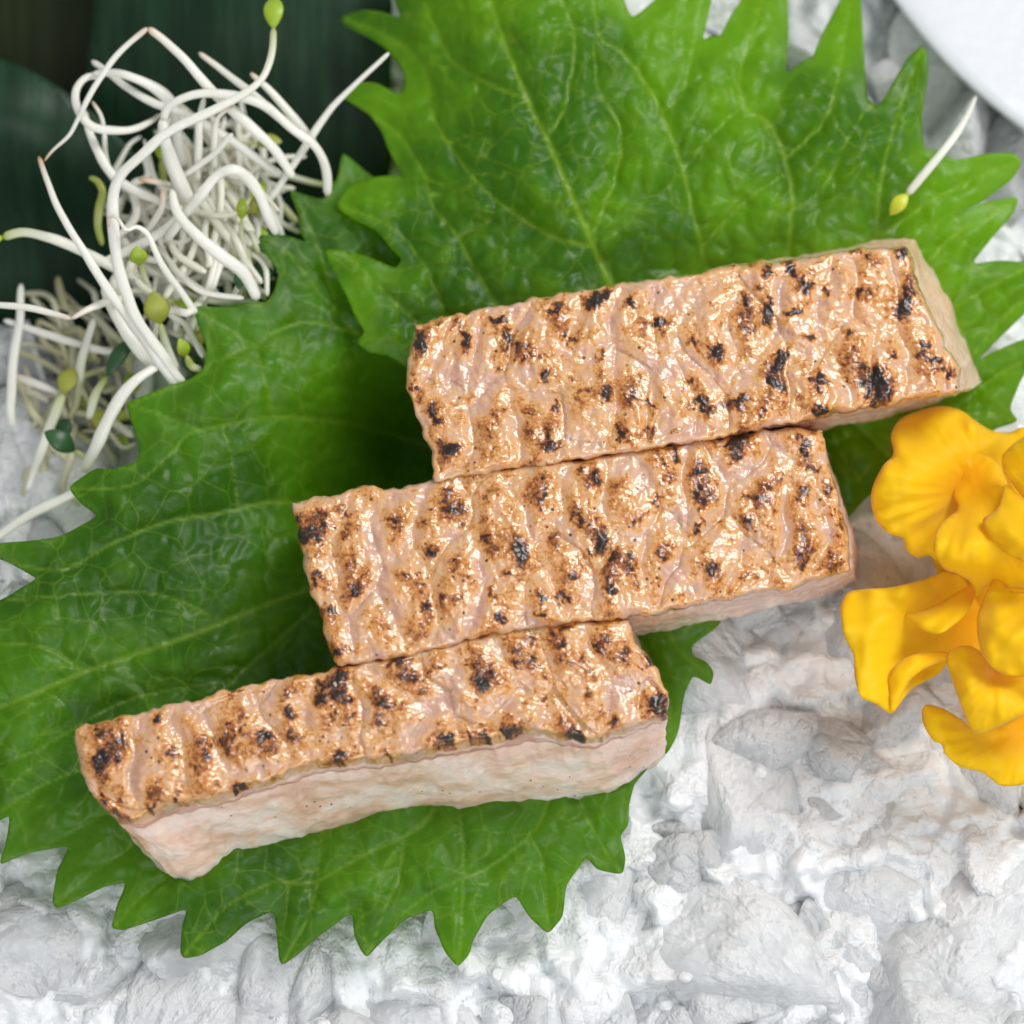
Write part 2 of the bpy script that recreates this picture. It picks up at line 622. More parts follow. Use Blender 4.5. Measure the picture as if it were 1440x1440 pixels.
def chunk_mesh(i, flat=0.75):
    rs = np.random.RandomState(200 + i)
    import bmesh
    bm = bmesh.new()
    bmesh.ops.create_icosphere(bm, subdivisions=5, radius=1)
    v = np.array([w.co for w in bm.verts])
    fc = [tuple(w.index for w in f.verts) for f in bm.faces]
    bm.free()
    npl = rs.randint(9, 16)
    nrm = rs.normal(size=(npl, 3)); nrm /= np.linalg.norm(nrm, axis=1)[:, None]
    h = rs.uniform(0.5, 1.0, npl)
    inv = np.maximum(v @ nrm.T, 0.0) / h
    k = 150
    r = 1 / ((inv ** k).sum(1) + 1.0) ** (1 / k)
    v2 = v * r[:, None]
    n = fbm(v2[:, 0] * 1.8, v2[:, 1] * 1.8, v2[:, 2] * 1.8, 30 + i, 4)
    rd = 1 - np.abs(pn(v2[:, 0] * 3.1, v2[:, 1] * 3.1, v2[:, 2] * 3.1, 60 + i))
    v2 = v2 * (1 + 0.022 * n + 0.008 * rd)[:, None]
    v2 *= np.array([rs.uniform(.8, 1.35), rs.uniform(.65, 1.1), 1.0])
    v2[:, 2] *= flat * rs.uniform(.75, 1.1)
    me = bpy.data.meshes.new('ice_chunk')
    me.from_pydata((v2 * U).tolist(), [], fc)
    me.polygons.foreach_set('use_smooth', np.ones(len(me.polygons), bool))
    me.materials.append(M['clear_ice'])
    return me


CH = [chunk_mesh(i) for i in range(16)]
ICE = 'chunks of crushed ice in the bed'


def chunk(px, py, z, r, label, k, sx=1.0, sy=1.0, rot=None, tilt=0.5, sz=1.0):
    rs = random.Random(int(px * 7 + py * 13))
    o = bpy.data.objects.new('ice_chunk', CH[k % len(CH)])
    COL.objects.link(o)
    o.location = Vector(P(px, py, z)) * U
    o.scale = (r * sx, r * sy, r * sz * rs.uniform(.8, 1.05))
    o.rotation_euler = (rs.uniform(-tilt, tilt), rs.uniform(-tilt, tilt), rs.uniform(0, 6.28) if rot is None else rot)
    tag(o, label, 'ice', ICE)
    return o


special = [
    (1172, 1075, -0.25, .62, 'wedge-shaped ice chunk standing just below the lower left petal', 3, 0.8, 1.05),
    (1010, 960, -0.25, .95, 'large rounded ice chunk right of the green leaf tip below the middle slice', 1, 1.1, .9),
    (1330, 1330, -0.20, 1.25, 'big rounded frosty ice chunk in the lower right corner', 5, 1.0, .95),
    (1050, 1120, -0.30, 1.15, 'broad flat ice chunk right of the lowest slice end', 0, 1.2, .9),
    (1210, 1180, -0.45, 1.0, 'low ice slab under the wedge-shaped chunk', 2, 1.3, .7),
    (1390, 1120, -0.35, .85, 'bubbly ice chunk under the lowest yellow petal', 7, .9, 1.1),
    (990, 1330, -0.25, 1.2, 'wide ice chunk at the bottom edge right of the leaf teeth', 8, 1.2, .9),
    (830, 1400, -0.35, .9, 'ice chunk at the bottom edge below the longest leaf tooth', 4, 1., 1.),
    (590, 1410, -0.35, 1.0, 'pale ice chunk at the bottom edge below the middle leaf teeth', 6, 1.1, .9),
    (300, 1420, -0.30, .95, 'rounded snowy ice chunk at the bottom edge left of centre', 9, 1.2, .8),
    (60, 1400, -0.35, .9, 'ice chunk in the lower left corner', 10, 1., 1.),
    (150, 1330, -0.50, .8, 'sunken ice chunk under the leftmost lower leaf teeth', 11, 1.2, 1.),
    (1060, 800, -0.55, .9, 'half hidden ice chunk in front of the middle slice', 9, 1.3, .8),
    (1150, 900, -0.60, .9, 'ice chunk left of the yellow flower', 10, 1.1, 1.),
    (1190, 1390, -0.35, .8, 'small ice chunk at the bottom edge left of the big corner chunk', 1, 1., .9),
    (780, 1250, -0.55, .8, 'ice chunk seen between the right lower leaf teeth', 3, 1.2, 1.),
    (1400, 60, -1.1, 1.1, 'blurred ice chunk under the white dish', 2, 1.2, 1.),
    (20, 620, -0.50, .7, 'ice chunk at the left edge below the sprouts', 5, 1., 1.),
    (40, 740, -0.45, .7, 'ice chunk at the left edge above the tip of the lower leaf', 6, 1., 1.),
]
for px, py, z, r, lab, k, sx, sy in special:
    chunk(px, py, -.36 + .3 * (z + .3) - .06 * r, r * 1.12, lab, k, sx, sy, None, .45, .62)
rs = random.Random(5)
spots = []
tries = 0
while len(spots) < 175 and tries < 20000:
    tries += 1
    x, y = rs.uniform(-160, 1600), rs.uniform(-120, 1620)
    up = y < 640
    if x < 520 and y < 590: continue
    if 330 < x < 900 and 480 < y < 1080: continue
    if up and not (x > 1080 or y < 130 or x < 120): continue
    if any((x - a) ** 2 + (y - b) ** 2 < 50 ** 2 for a, b in spots): continue
    spots.append((x, y))
for i, (x, y) in enumerate(spots):
    up = y < 640
    chunk(x, y, (-.54 if up else -0.40) + rs.uniform(-.12, .08), rs.choice([.2, .35, .5, .62, .75, .85]) * rs.uniform(.85, 1.15), 'small frosty piece of ice packed between the larger chunks', i * 5 + 2, rs.uniform(.8, 1.3), rs.uniform(.8, 1.2), None, 1.0)

# ------------------------------------------------------------------ dark broad leaves, upper left
def broad(outline, ctrl, mat, label, thick=0.05):
    V, F, D = sheet2d(catmull(outline, 6, True), 12, 2)
    zf = rbf(ctrl)
    z = zf(V[:, 0], V[:, 1]) + 0.012 * pn(V[:, 0] / 14, V[:, 1] / 160, 0, 3)
    o = build('broad_leaf', P(V[:, 0], V[:, 1], z), F, M[mat])
    solid(o, thick)
    tag(o, label, 'leaf', 'dark broad leaves behind the sprouts')
    return o


broad([(-260, 60), (-100, 40), (250, 60), (480, 100), (560, 300), (480, 520), (330, 600), (120, 570), (-60, 560), (-260, 540)],
      [(-260, 60, -1.7), (250, 60, -1.7), (560, 300, -1.5), (330, 600, -1.3), (-260, 540, -1.4), (150, 350, -1.9)], 'broad_c',
      'lowest leaf under the sprout pile, almost black as painted shade')
broad([(-260, -260), (0, -200), (170, -240), (190, 20), (185, 140), (230, 300), (120, 360), (-60, 340), (-260, 250)],
      [(-260, -260, .1), (170, -240, .1), (60, 0, -.25), (185, 140, -.6), (120, 360, -1.4), (-260, 250, -1.0)], 'broad_b',
      'olive dark broad leaf in the upper left corner')
broad([(128, -250), (129, -60), (131, 0), (126, 60), (121, 100), (128, 200), (180, 330), (330, 430), (470, 380), (545, 250), (548, 120), (556, 0), (580, -250)],
      [(128, -250, .8), (580, -250, .8), (130, 0, .45), (556, 0, .55), (330, 20, .62), (128, 200, -.5), (340, 200, -.3), (545, 250, -.2), (330, 430, -1.3)], 'broad_a',
      'dark blue-green broad leaf standing behind the sprouts at the top edge')
broad([(-260, 60), (-90, 66), (0, 82), (60, 108), (115, 145), (165, 192), (215, 250), (250, 320), (220, 420), (120, 470), (-60, 440), (-260, 380)],
      [(-260, 60, .9), (0, 82, .75), (115, 145, .55), (215, 250, .15), (0, 150, .80), (60, 210, .45), (0, 260, .0), (120, 320, -.6), (-60, 440, -1.2), (220, 420, -1.1), (-260, 380, -.9)], 'broad_a',
      'dark green broad leaf with a rolled edge at the left frame')

# ------------------------------------------------------------------ shiso leaves
def veins_field(x, y, veins):
    v = np.zeros(x.shape); broadv = np.zeros(x.shape); dm = np.full(x.shape, 1e9)
    for pts, w0, w1 in veins:
        c = catmull(pts, 5)
        d, t = seg_dist(x, y, c)
        w = 0.72 * (w0 + (w1 - w0) * t)
        s = 0.55 + 0.45 * (w / 5.5)
        v = np.maximum(v, np.clip(s, 0, 1) * np.exp(-(d / w) ** 2))
        broadv = np.maximum(broadv, np.exp(-(d / (w * 2.4 + 5)) ** 2) * np.clip(w / 4.0, .35, 1.2))
        dm = np.minimum(dm, d)
    return v, broadv, dm


def shiso(outline, ctrl, veins, mat, label, sp=4.5, seed=1, quilt=1.0):
    o_ = np.array(outline, float)
    q = []
    n = len(o_)
    for i in range(n):                      # soften corners a little, keep tips
        a, b, c = o_[i - 1], o_[i], o_[(i + 1) % n]
        q += [b + (a - b) * 0.22, b * 0.9 + (a + c) * 0.05, b + (c - b) * 0.22]
    V, F, D = sheet2d(np.array(q), sp, seed)
    x, y = V[:, 0], V[:, 1]
    v, bv, dm = veins_field(x, y, veins)
    zf = rbf(ctrl)
    wx = x + 14 * pn(x / 60, y / 60, 0, seed + 3); wy = y + 14 * pn(x / 60, y / 60, 4, seed + 4)
    f1, f2, _ = worley(wx / 38, wy / 38, seed + 9)
    pil = sstep(0, 0.55, f2 - f1)
    g1, g2, _ = worley(wx / 21 + 3, wy / 21, seed + 10)
    pil2 = sstep(0, 0.6, g2 - g1)
    amp = quilt * sstep(4, 40, D)
    z = zf(x, y) - 0.022 * bv * quilt + amp * (0.027 * pil + 0.010 * pil2 + 0.105 * (1 - np.exp(-dm / 40)) + 0.10 * fbm(x / 120, y / 120, 0, seed + 20, 2))
    z = z + 0.05 * pn(x / 46, y / 46, 2, seed + 31) * (1 - sstep(0, 40, D))       # wavy rim
    root = build('shiso_leaf', P(x, y, z), F, M[mat], attrs={'vein': v})
    solid(root, 0.03)
    tag(root, label, 'leaf', 'serrated green leaves under the fish')
    return root


outA = [(600, 330), (560, 262), (522, 247), (481, 212), (476, 250), (455, 280), (430, 274), (408, 266), (421, 300), (425, 329), (434, 341), (400, 330), (362, 330),
        (375, 358), (394, 383), (388, 408), (375, 425), (345, 425), (317, 432), (272, 430), (279, 458), (292, 488), (288, 517), (267, 533), (238, 542), (208, 554),
        (177, 566), (183, 591), (195, 622), (195, 648), (160, 660), (134, 658), (95, 685), (115, 709), (139, 725), (84, 755), (38, 761),
        (0, 763), (-45, 775), (0, 786), (23, 797), (53, 813), (34, 824), (0, 845), (-60, 850), (-130, 900), (-95, 925), (-160, 985), (-330, 1110), (-200, 1130), (-120, 1190), (-90, 1150),
        (-60, 1205), (-40, 1215), (-30, 1170), (15, 1144), (8, 1186), (-2, 1218), (38, 1199), (99, 1188), (80, 1224), (73, 1270), (80, 1278), (115, 1262), (145, 1247),
        (178, 1240), (164, 1274), (156, 1305), (172, 1308), (214, 1295), (264, 1276), (256, 1301), (253, 1340), (258, 1347), (283, 1343), (317, 1324), (348, 1297),
        (386, 1280), (389, 1316), (394, 1358), (420, 1341), (458, 1308), (495, 1282), (498, 1316), (508, 1338), (516, 1347), (542, 1318), (568, 1293), (609, 1278),
        (611, 1305), (625, 1338), (644, 1360), (660, 1340), (664, 1324), (687, 1285), (725, 1257), (744, 1289), (771, 1314), (792, 1289), (796, 1243),
        (825, 1203), (840, 1222), (876, 1230), (880, 1205), (872, 1175), (884, 1159), (884, 1133), (892, 1100), (915, 1075), (939, 1058), (954, 1030),
        (962, 976), (975, 949), (1000, 963), (1004, 945), (993, 930), (973, 922), (972, 907), (1012, 879), (1030, 830), (980, 760), (900, 700),
        (780, 660), (680, 600), (640, 480)]
ctrlA = [(545, 620, -.95), (490, 600, -.2), (470, 430, .80), (408, 266, 1.25), (362, 330, 1.35), (272, 430, 1.35), (177, 566, 1.25), (95, 685, 1.1), (-45, 775, 1.0),
         (-300, 1110, .8), (300, 650, 1.0), (350, 520, 1.05), (440, 560, .75), (300, 900, .62), (100, 950, .75), (430, 830, .30), (0, 1215, .45), (74, 1274, .36), (255, 1347, .40),
         (394, 1358, .36), (516, 1347, .40), (644, 1360, .36), (771, 1314, .38), (876, 1230, .36), (600, 1150, .48), (250, 1120, .50), (600, 900, .2),
         (800, 1000, .3), (1000, 945, .42), (940, 1050, .3), (800, 740, .2), (600, 330, .55), (481, 212, 1.0), (120, 1130, .55), (540, 480, .45)]
veinA = [([(840, 725), (620, 775), (430, 830), (270, 893), (120, 945), (-20, 1003), (-300, 1108)], 5.5, 4.0),
         ([(640, 640), (497, 597), (382, 587), (313, 599), (267, 610), (237, 641), (183, 683), (99, 686)], 3.6, 2.0),
         ([(560, 735), (401, 706), (325, 719), (229, 736), (153, 767), (92, 801), (20, 793), (-40, 776)], 3.8, 2.0),
         ([(294, 866), (267, 851), (214, 835), (164, 833), (95, 837), (0, 845)], 2.6, 1.6),
         ([(115, 945), (69, 912), (0, 904), (-60, 900)], 2.8, 1.8),
         ([(620, 500), (500, 469), (432, 453), (382, 469), (359, 484), (318, 462), (275, 434)], 3.2, 1.8),
         ([(359, 484), (290, 515), (240, 545), (180, 567)], 2.2, 1.6), ([(359, 484), (370, 526), (386, 583)], 2.2, 1.8),
         ([(280, 605), (230, 585), (180, 568)], 2.0, 1.5), ([(313, 600), (325, 640), (335, 715)], 1.8, 1.6),
         ([(500, 469), (440, 400), (400, 350), (364, 332)], 2.4, 1.6), ([(470, 420), (440, 330), (410, 268)], 2.4, 1.6),
         ([(440, 856), (382, 908), (332, 953), (240, 1040), (180, 1060), (70, 1100), (-10, 1150), (-40, 1210)], 3.2, 1.8),
         ([(330, 955), (180, 985), (60, 1050), (-40, 1090)], 2.2, 1.5), ([(300, 985), (180, 1120), (60, 1190), (0, 1216)], 2.4, 1.6),
         ([(430, 1000), (300, 1110), (200, 1180), (120, 1235), (78, 1272)], 2.8, 1.8), ([(360, 1140), (260, 1215), (200, 1260), (160, 1304)], 2.6, 1.8),
         ([(640, 1000), (610, 1137), (567, 1177), (512, 1202), (447, 1239), (407, 1241), (386, 1240), (325, 1270), (290, 1305), (258, 1345)], 3.6, 1.8),
         ([(447, 1240), (432, 1292), (412, 1330), (396, 1355)], 2.4, 1.6), ([(407, 1241), (400, 1290), (392, 1325)], 1.6, 1.2),
         ([(567, 1178), (562, 1230), (542, 1275), (525, 1325), (516, 1345)], 2.4, 1.6), ([(507, 1270), (510, 1300), (516, 1340)], 1.5, 1.2),
         ([(790, 1050), (767, 1136), (744, 1175), (691, 1217), (649, 1236), (607, 1255), (560, 1290)], 3.4, 1.8),
         ([(651, 1236), (650, 1290), (645, 1356)], 2.4, 1.6), ([(645, 1130), (650, 1180), (653, 1234)], 2.0, 1.8),
         ([(744, 1175), (764, 1217), (771, 1310)], 2.4, 1.6), ([(800, 1080), (828, 1155), (850, 1195), (875, 1228)], 2.4, 1.6),
         ([(458, 1150), (450, 1190), (447, 1236)], 1.8, 1.6), ([(500, 1150), (506, 1180), (512, 1202)], 1.6, 1.4),
         ([(930, 870), (960, 920), (1000, 950)], 2.2, 1.5), ([(900, 900), (940, 980), (940, 1050)], 2.0, 1.5)]
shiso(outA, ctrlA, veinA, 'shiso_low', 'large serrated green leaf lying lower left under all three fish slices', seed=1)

outB = [(545, -60), (554, 0), (565, 26), (537, 16), (509, 13), (476, 24), (485, 33), (519, 52), (542, 68), (568, 101), (570, 118), (561, 134), (530, 116),
        (502, 115), (478, 134), (495, 144), (519, 160), (537, 184), (545, 208), (561, 239), (566, 246), (526, 248), (492, 260), (471, 288), (495, 305),
        (530, 323), (551, 350), (565, 364), (557, 378), (519, 361), (485, 352), (455, 350), (467, 378), (488, 416), (502, 451), (514, 466), (500, 481),
        (519, 496), (545, 500), (590, 530), (700, 570), (900, 560), (1080, 620), (1130, 720), (1155, 762), (1190, 730), (1222, 697), (1262, 662), (1340, 640), (1402, 602),
        (1433, 592), (1419, 575), (1440, 524), (1486, 510), (1500, 470), (1440, 476), (1392, 497), (1375, 507), (1400, 480), (1440, 442), (1480, 400), (1475, 366), (1440, 368), (1402, 366),
        (1365, 372), (1402, 326), (1425, 300), (1434, 276), (1387, 283), (1342, 304), (1380, 285), (1425, 251), (1438, 226), (1425, 214), (1387, 216), (1342, 226),
        (1316, 210), (1299, 210), (1296, 161), (1305, 112), (1305, 75), (1297, 62), (1275, 82), (1252, 124), (1234, 150), (1226, 144), (1219, 139),
        (1215, 75), (1211, 0), (1205, -50), (1181, 0), (1155, 49), (1142, 82), (1132, 84), (1104, 105), (1109, 56), (1108, 0), (1100, -50), (1070, -50), (1042, 0), (1027, 22),
        (1012, 52), (1003, 49), (988, 56), (994, 30), (1001, 0), (1010, -60), (950, -30), (915, 5), (889, 26), (877, 0), (870, -60), (820, -130), (760, -100), (730, -190), (660, -130), (640, -180), (590, -90)]
ctrlB = [(476, 24, .95), (478, 134, 1.05), (471, 288, 1.15), (455, 350, 1.2), (505, 480, 1.0), (560, 200, 1.15), (600, 420, 1.0), (600, 60, 1.3), (640, 250, 1.35),
         (690, 360, 1.15), (700, 150, 1.65), (741, 139, 1.8), (797, 260, 1.6), (856, 395, 1.15), (689, 0, 1.8), (660, -150, 1.5), (850, 150, 1.65), (950, 200, 1.6), (900, 340, 1.15), (1000, 60, 1.5), (1100, 120, 1.5),
         (1050, 320, 1.2), (1200, -20, 1.25), (1180, 180, 1.45), (1300, 65, 1.5), (1300, 180, 1.3), (1435, 225, 1.2), (1434, 276, 1.0), (1240, 300, 1.2), (1470, 380, .95), (1480, 480, .7),
         (1420, 590, .45), (1155, 760, .25), (1250, 650, .35), (1000, 500, .55), (1330, 450, .75), (700, 560, .5), (590, 530, .75), (1050, 620, .3)]
veinB = [([(920, 540), (856, 395), (797, 260), (769, 194), (741, 139), (689, 0), (650, -150)], 6.0, 4.0),
         ([(741, 139), (693, 121), (637, 87), (613, 42), (596, 0), (590, -60)], 3.2, 2.0),
         ([(828, 345), (776, 333), (710, 291), (672, 257), (630, 201), (606, 156), (599, 104), (560, 60), (480, 24)], 3.8, 1.8),
         ([(730, 470), (696, 423), (665, 375), (644, 333), (610, 291), (596, 246), (560, 190), (482, 134)], 3.6, 1.8),
         ([(640, 480), (600, 380), (550, 320), (475, 288)], 2.6, 1.6), ([(620, 480), (560, 430), (500, 370), (458, 351)], 2.4, 1.6),
         ([(672, 257), (640, 270), (600, 275)], 1.8, 1.4), ([(630, 201), (660, 190), (690, 185)], 1.8, 1.4), ([(644, 333), (690, 310)], 1.6, 1.4),
         ([(769, 192), (794, 149), (808, 52), (787, 0), (775, -60)], 3.0, 2.0),
         ([(835, 325), (867, 243), (872, 180), (842, 128), (835, 60)], 2.8, 1.8),
         ([(1010, 450), (990, 360), (960, 240), (930, 157), (900, 105), (870, 70), (842, 49), (830, -40)], 4.2, 2.2),
         ([(1112, 420), (1110, 349), (1114, 270), (1104, 225), (1084, 176), (1046, 148), (1042, 94), (1060, 40), (1085, -40)], 4.2, 2.0),
         ([(1104, 225), (1135, 195), (1162, 165), (1180, 100), (1195, 0)], 2.8, 1.8), ([(960, 240), (1000, 190), (1044, 150)], 2.2, 1.6),
         ([(930, 157), (960, 130), (975, 60), (985, 0)], 2.0, 1.5), ([(985, 350), (1040, 290), (1110, 240)], 2.0, 1.5),
         ([(1232, 360), (1232, 326), (1241, 240), (1260, 170), (1280, 110), (1298, 66)], 3.2, 1.8), ([(1110, 300), (1160, 260), (1200, 180), (1226, 148)], 2.0, 1.5),
         ([(1230, 340), (1252, 322), (1312, 281), (1380, 247), (1436, 226)], 3.0, 1.8), ([(1290, 390), (1330, 340), (1380, 310), (1432, 279)], 2.4, 1.6),
         ([(1330, 440), (1380, 410), (1440, 380), (1474, 378)], 2.4, 1.6), ([(1350, 520), (1400, 460), (1440, 420)], 2.0, 1.5),
         ([(1330, 580), (1400, 530), (1490, 478)], 2.4, 1.6), ([(1060, 560), (1150, 640), (1190, 725)], 3.0, 1.8), ([(1150, 560), (1220, 610), (1260, 655)], 2.2, 1.5),
         ([(1160, 580), (1185, 640), (1220, 690)], 2.0, 1.5), ([(1300, 590), (1380, 580), (1430, 592)], 2.0, 1.5)]
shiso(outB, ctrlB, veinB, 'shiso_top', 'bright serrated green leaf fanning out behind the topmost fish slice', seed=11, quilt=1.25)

# ------------------------------------------------------------------ fish slices
def lat_box(N, Mm, K):
    """surface of an N x M x K lattice: unit coordinates (u,v,w) and quads"""
    idx = {}
    uvw = []
    faces = []

    def vid(i, j, k):
        key = (i * (Mm + 1) + j) * (K + 1) + k
        if key not in idx:
            idx[key] = len(uvw)
            uvw.append((i / N, j / Mm, k / K))
        return idx[key]
    for i in range(N):
        for j in range(Mm):
            faces.append((vid(i, j, K), vid(i, j + 1, K), vid(i + 1, j + 1, K), vid(i + 1, j, K)))
            faces.append((vid(i, j, 0), vid(i + 1, j, 0), vid(i + 1, j + 1, 0), vid(i, j + 1, 0)))
    for i in range(N):
        for k in range(K):
            faces.append((vid(i, 0, k), vid(i, 0, k + 1), vid(i + 1, 0, k + 1), vid(i + 1, 0, k)))
            faces.append((vid(i, Mm, k), vid(i + 1, Mm, k), vid(i + 1, Mm, k + 1), vid(i, Mm, k + 1)))
    for j in range(Mm):
        for k in range(K):
            faces.append((vid(0, j, k), vid(0, j + 1, k), vid(0, j + 1, k + 1), vid(0, j, k + 1)))
            faces.append((vid(N, j, k), vid(N, j, k + 1), vid(N, j + 1, k + 1), vid(N, j + 1, k)))
    return np.array(uvw), faces


def coons(back, front, left, right):
    B, Fr, L, R = [resample(catmull(c, 6), 200) for c in (back, front, left, right)]
    tt = np.linspace(0, 1, 200)
    ev = lambda c, t: np.stack([np.interp(t, tt, c[:, 0]), np.interp(t, tt, c[:, 1])], -1)

    def f(u, v):
        U_, V_ = u[..., None], v[..., None]
        return ((1 - V_) * ev(B, u) + V_ * ev(Fr, u) + (1 - U_) * ev(L, v) + U_ * ev(R, v)
                - ((1 - U_) * (1 - V_) * B[0] + U_ * (1 - V_) * B[-1] + (1 - U_) * V_ * Fr[0] + U_ * V_ * Fr[-1]))
    return f


def slice_(label, top, bot, ztop, zbot, char, seed, lean, W=235.0, L=800.0, gold=0.2, pinkness=1.0, dark=0.8):
    ft, fb = coons(*top), coons(*bot)
    zt, zb = rbf(ztop), rbf(zbot)
    root_p = fb(np.array([.5]), np.array([.5]))[0]
    root = thing('fish_slice', P(root_p[0], root_p[1], float(zb(*root_p))), label, 'fish', 'seared fish slices in an overlapping row')

    def mapping(uvw, skin):
        u, v, w = uvw.T
        a = ft(u, v); b = fb(u, v)
        # tops are rounded over at their rims
        du = np.minimum(u, 1 - u) * L / 131.0; dv = np.minimum(v, 1 - v) * W / 131.0
        r = 0.09
        fil = lambda d: np.where(d < r, r - np.sqrt(np.maximum(r * r - (r - d) ** 2, 0)), 0)
        drop = np.maximum(fil(du), fil(dv))
        s = u * L; t = v * W
        # muscle ridges running across the slice
        ss = s + lean * t + 22 * pn(s / 120, t / 90, 0, seed) + 8 * pn(s / 50, t / 50, 0, seed + 1)
        tt = t + 22 * pn(s / 90, t / 70, 5, seed + 2)
        f1, f2, idc = worley(ss / 66, tt / 122 + 7, seed + 3)
        pil = sstep(-0.05, 0.62, f2 - f1)
        med = fbm(s / 26, t / 30, 0, seed + 5, 2)
        b1, _b2, _bi = worley(s / 12.5 + .5 * pn(s / 30, t / 30, 0, seed + 43), t / 13.5 + .5 * pn(s / 30, t / 30, 6, seed + 44), seed + 7)
        rid = np.maximum(0, 1 - (b1 / .62) ** 2)
        fine = pn(s / 6.5, t / 6.5, 0, seed + 8)
        rim = sstep(0, 0.10, np.minimum(du, dv))
        rough_ = (0.062 * (pil - .6) + 0.045 * (idc - .5) + 0.028 * med + 0.016 * rid * (0.25 + .75 * pil) + 0.006 * fine)
        px, py = a[:, 0], a[:, 1]
        # char marks
        wx = px + 10 * pn(px / 13, py / 13, 0, seed + 11) + 5 * pn(px / 5, py / 5, 0, seed + 12)
        wy = py + 10 * pn(px / 13, py / 13, 3, seed + 13) + 5 * pn(px / 5, py / 5, 3, seed + 14)
        ch = np.zeros(len(u)); halo = np.zeros(len(u))
        for c in char:
            cx, cy, rx, ry = c[:4]
            st = c[4] if len(c) > 4 else .62
            an = math.radians(c[5]) if len(c) > 5 else math.radians(-12)
            dx, dy = wx - cx, wy - cy
            X = (dx * math.cos(an) + dy * math.sin(an)) / (rx * 1.02); Y = (-dx * math.sin(an) + dy * math.cos(an)) / (ry * 1.02)
            q = np.sqrt(X * X + Y * Y)
            ch = np.maximum(ch, dark * st * (1 - sstep(0.0, 1.4, q)))
            halo = np.maximum(halo, 0.26 * (1 - sstep(0.4, 2.8, q)))
        rsd = np.random.RandomState(seed + 77)
        for _q in range(220):
            cu, cv = rsd.rand(2)
            c0 = ft(np.array([cu]), np.array([cv]))[0]
            r0 = rsd.uniform(2.2, 6.0); st = rsd.uniform(.08, .27); el = rsd.uniform(.6, 1.8)
            q = np.hypot((wx - c0[0]) / r0, (wy - c0[1]) / (r0 * el))
            near = q < 3
            ch[near] = np.maximum(ch[near], st * (1 - sstep(0.1, 1.3, q[near])))
            halo[near] = np.maximum(halo[near], 0.16 * (1 - sstep(0.7, 2.6, q[near])))
        low = fbm(s / 70, t / 60, 9, seed + 15, 3)
        sear = 0.13 + gold * pil + 0.36 * low + halo + ch + 0.05 * med
        sear = np.where(pil < .30, np.minimum(sear, 0.30 + ch), sear)
        rough_ = rough_ + 0.025 * np.clip(ch, 0, .6)
        zt_ = zt(px, py) - drop + rough_ * rim
        zb_ = zb(b[:, 0], b[:, 1])
        k = w ** 1.15
        X = b[:, 0] + (a[:, 0] - b[:, 0]) * k; Y = b[:, 1] + (a[:, 1] - b[:, 1]) * k
        Z = zb_ + (zt_ - zb_) * w
        # uneven cut faces
        sd = np.where((u < 1e-6) | (u > 1 - 1e-6) | (v < 1e-6) | (v > 1 - 1e-6), 1.0, 0.0)
        n1 = fbm(X / 60, Y / 30, Z * 2.4, seed + 21, 3); n2 = fbm(X / 70, Y / 24, Z * 2.6, seed + 24, 3)
        edge = np.exp(-np.minimum(du, dv) / 0.12)
        wob = np.exp(-np.minimum(du, dv) / 0.22) * w
        X = X + 4.0 * pn(t / 26, 3.3, seed, 81) * wob * (du < dv) + 2.5 * pn(X / 16, Y / 16, 0, seed + 83) * wob
        Y = Y + (5.0 * pn(s / 30, 1.7 + np.round(v) * 9, seed, 82) + 3.0 * pn(X / 14, Y / 14, 5, seed + 84)) * wob
        X = X + (3.2 * n1) * edge; Y = Y + (6.0 * n2 * (0.25 + 0.75 * (1 - w)) + 2.0 * pn(X / 11, Y / 11, Z * 4, seed + 30)) * edge
        pts = P(X, Y, Z)
        return pts, sear, ch, w, v, u

    WS = 0.86
    for nm, k0, k1, kn in (('seared_skin', WS, 1.0, 6), ('flesh', 0.0, WS, 16)):
        uvw, F = lat_box(380, 110, kn)
        # the hidden face between skin and flesh gets vertices of its own
        lev = 0.0 if nm == 'seared_skin' else 1.0
        capf = [i for i, f in enumerate(F) if all(abs(uvw[q, 2] - lev) < 1e-6 for q in f)]
        ids = sorted({q for i in capf for q in F[i]})
        new = {q: len(uvw) + i for i, q in enumerate(ids)}
        uvw = np.vstack([uvw, uvw[ids]])
        for i in capf:
            F[i] = tuple(new[q] for q in F[i])
        q = uvw.copy(); q[:, 2] = k0 + (k1 - k0) * uvw[:, 2]
        pts, sear, ch, w, v, u = mapping(q, False)
        topm = (w > .9999)
        skin = np.where(topm, 1.0, sstep(.86, .99, w))
        sear = sear * np.where(topm, 1, .35 + .65 * sstep(.8, 1, w))
        lft = (1 - sstep(0.0, .04, u)) * sstep(.1, .7, w)
        skin = np.maximum(skin, 0.75 * lft)
        pk = np.clip(.25 + sstep(.35, .9, w) * 0.5 + sstep(.75, 1, u) * .6, 0, 1) * pinkness
        build(nm, pts, F, M['fish'], root, attrs={'sear': sear, 'skin': skin, 'pink': pk, 'deep': 0.6 * sstep(0.03, .13, np.abs(w - WS))})
    return root


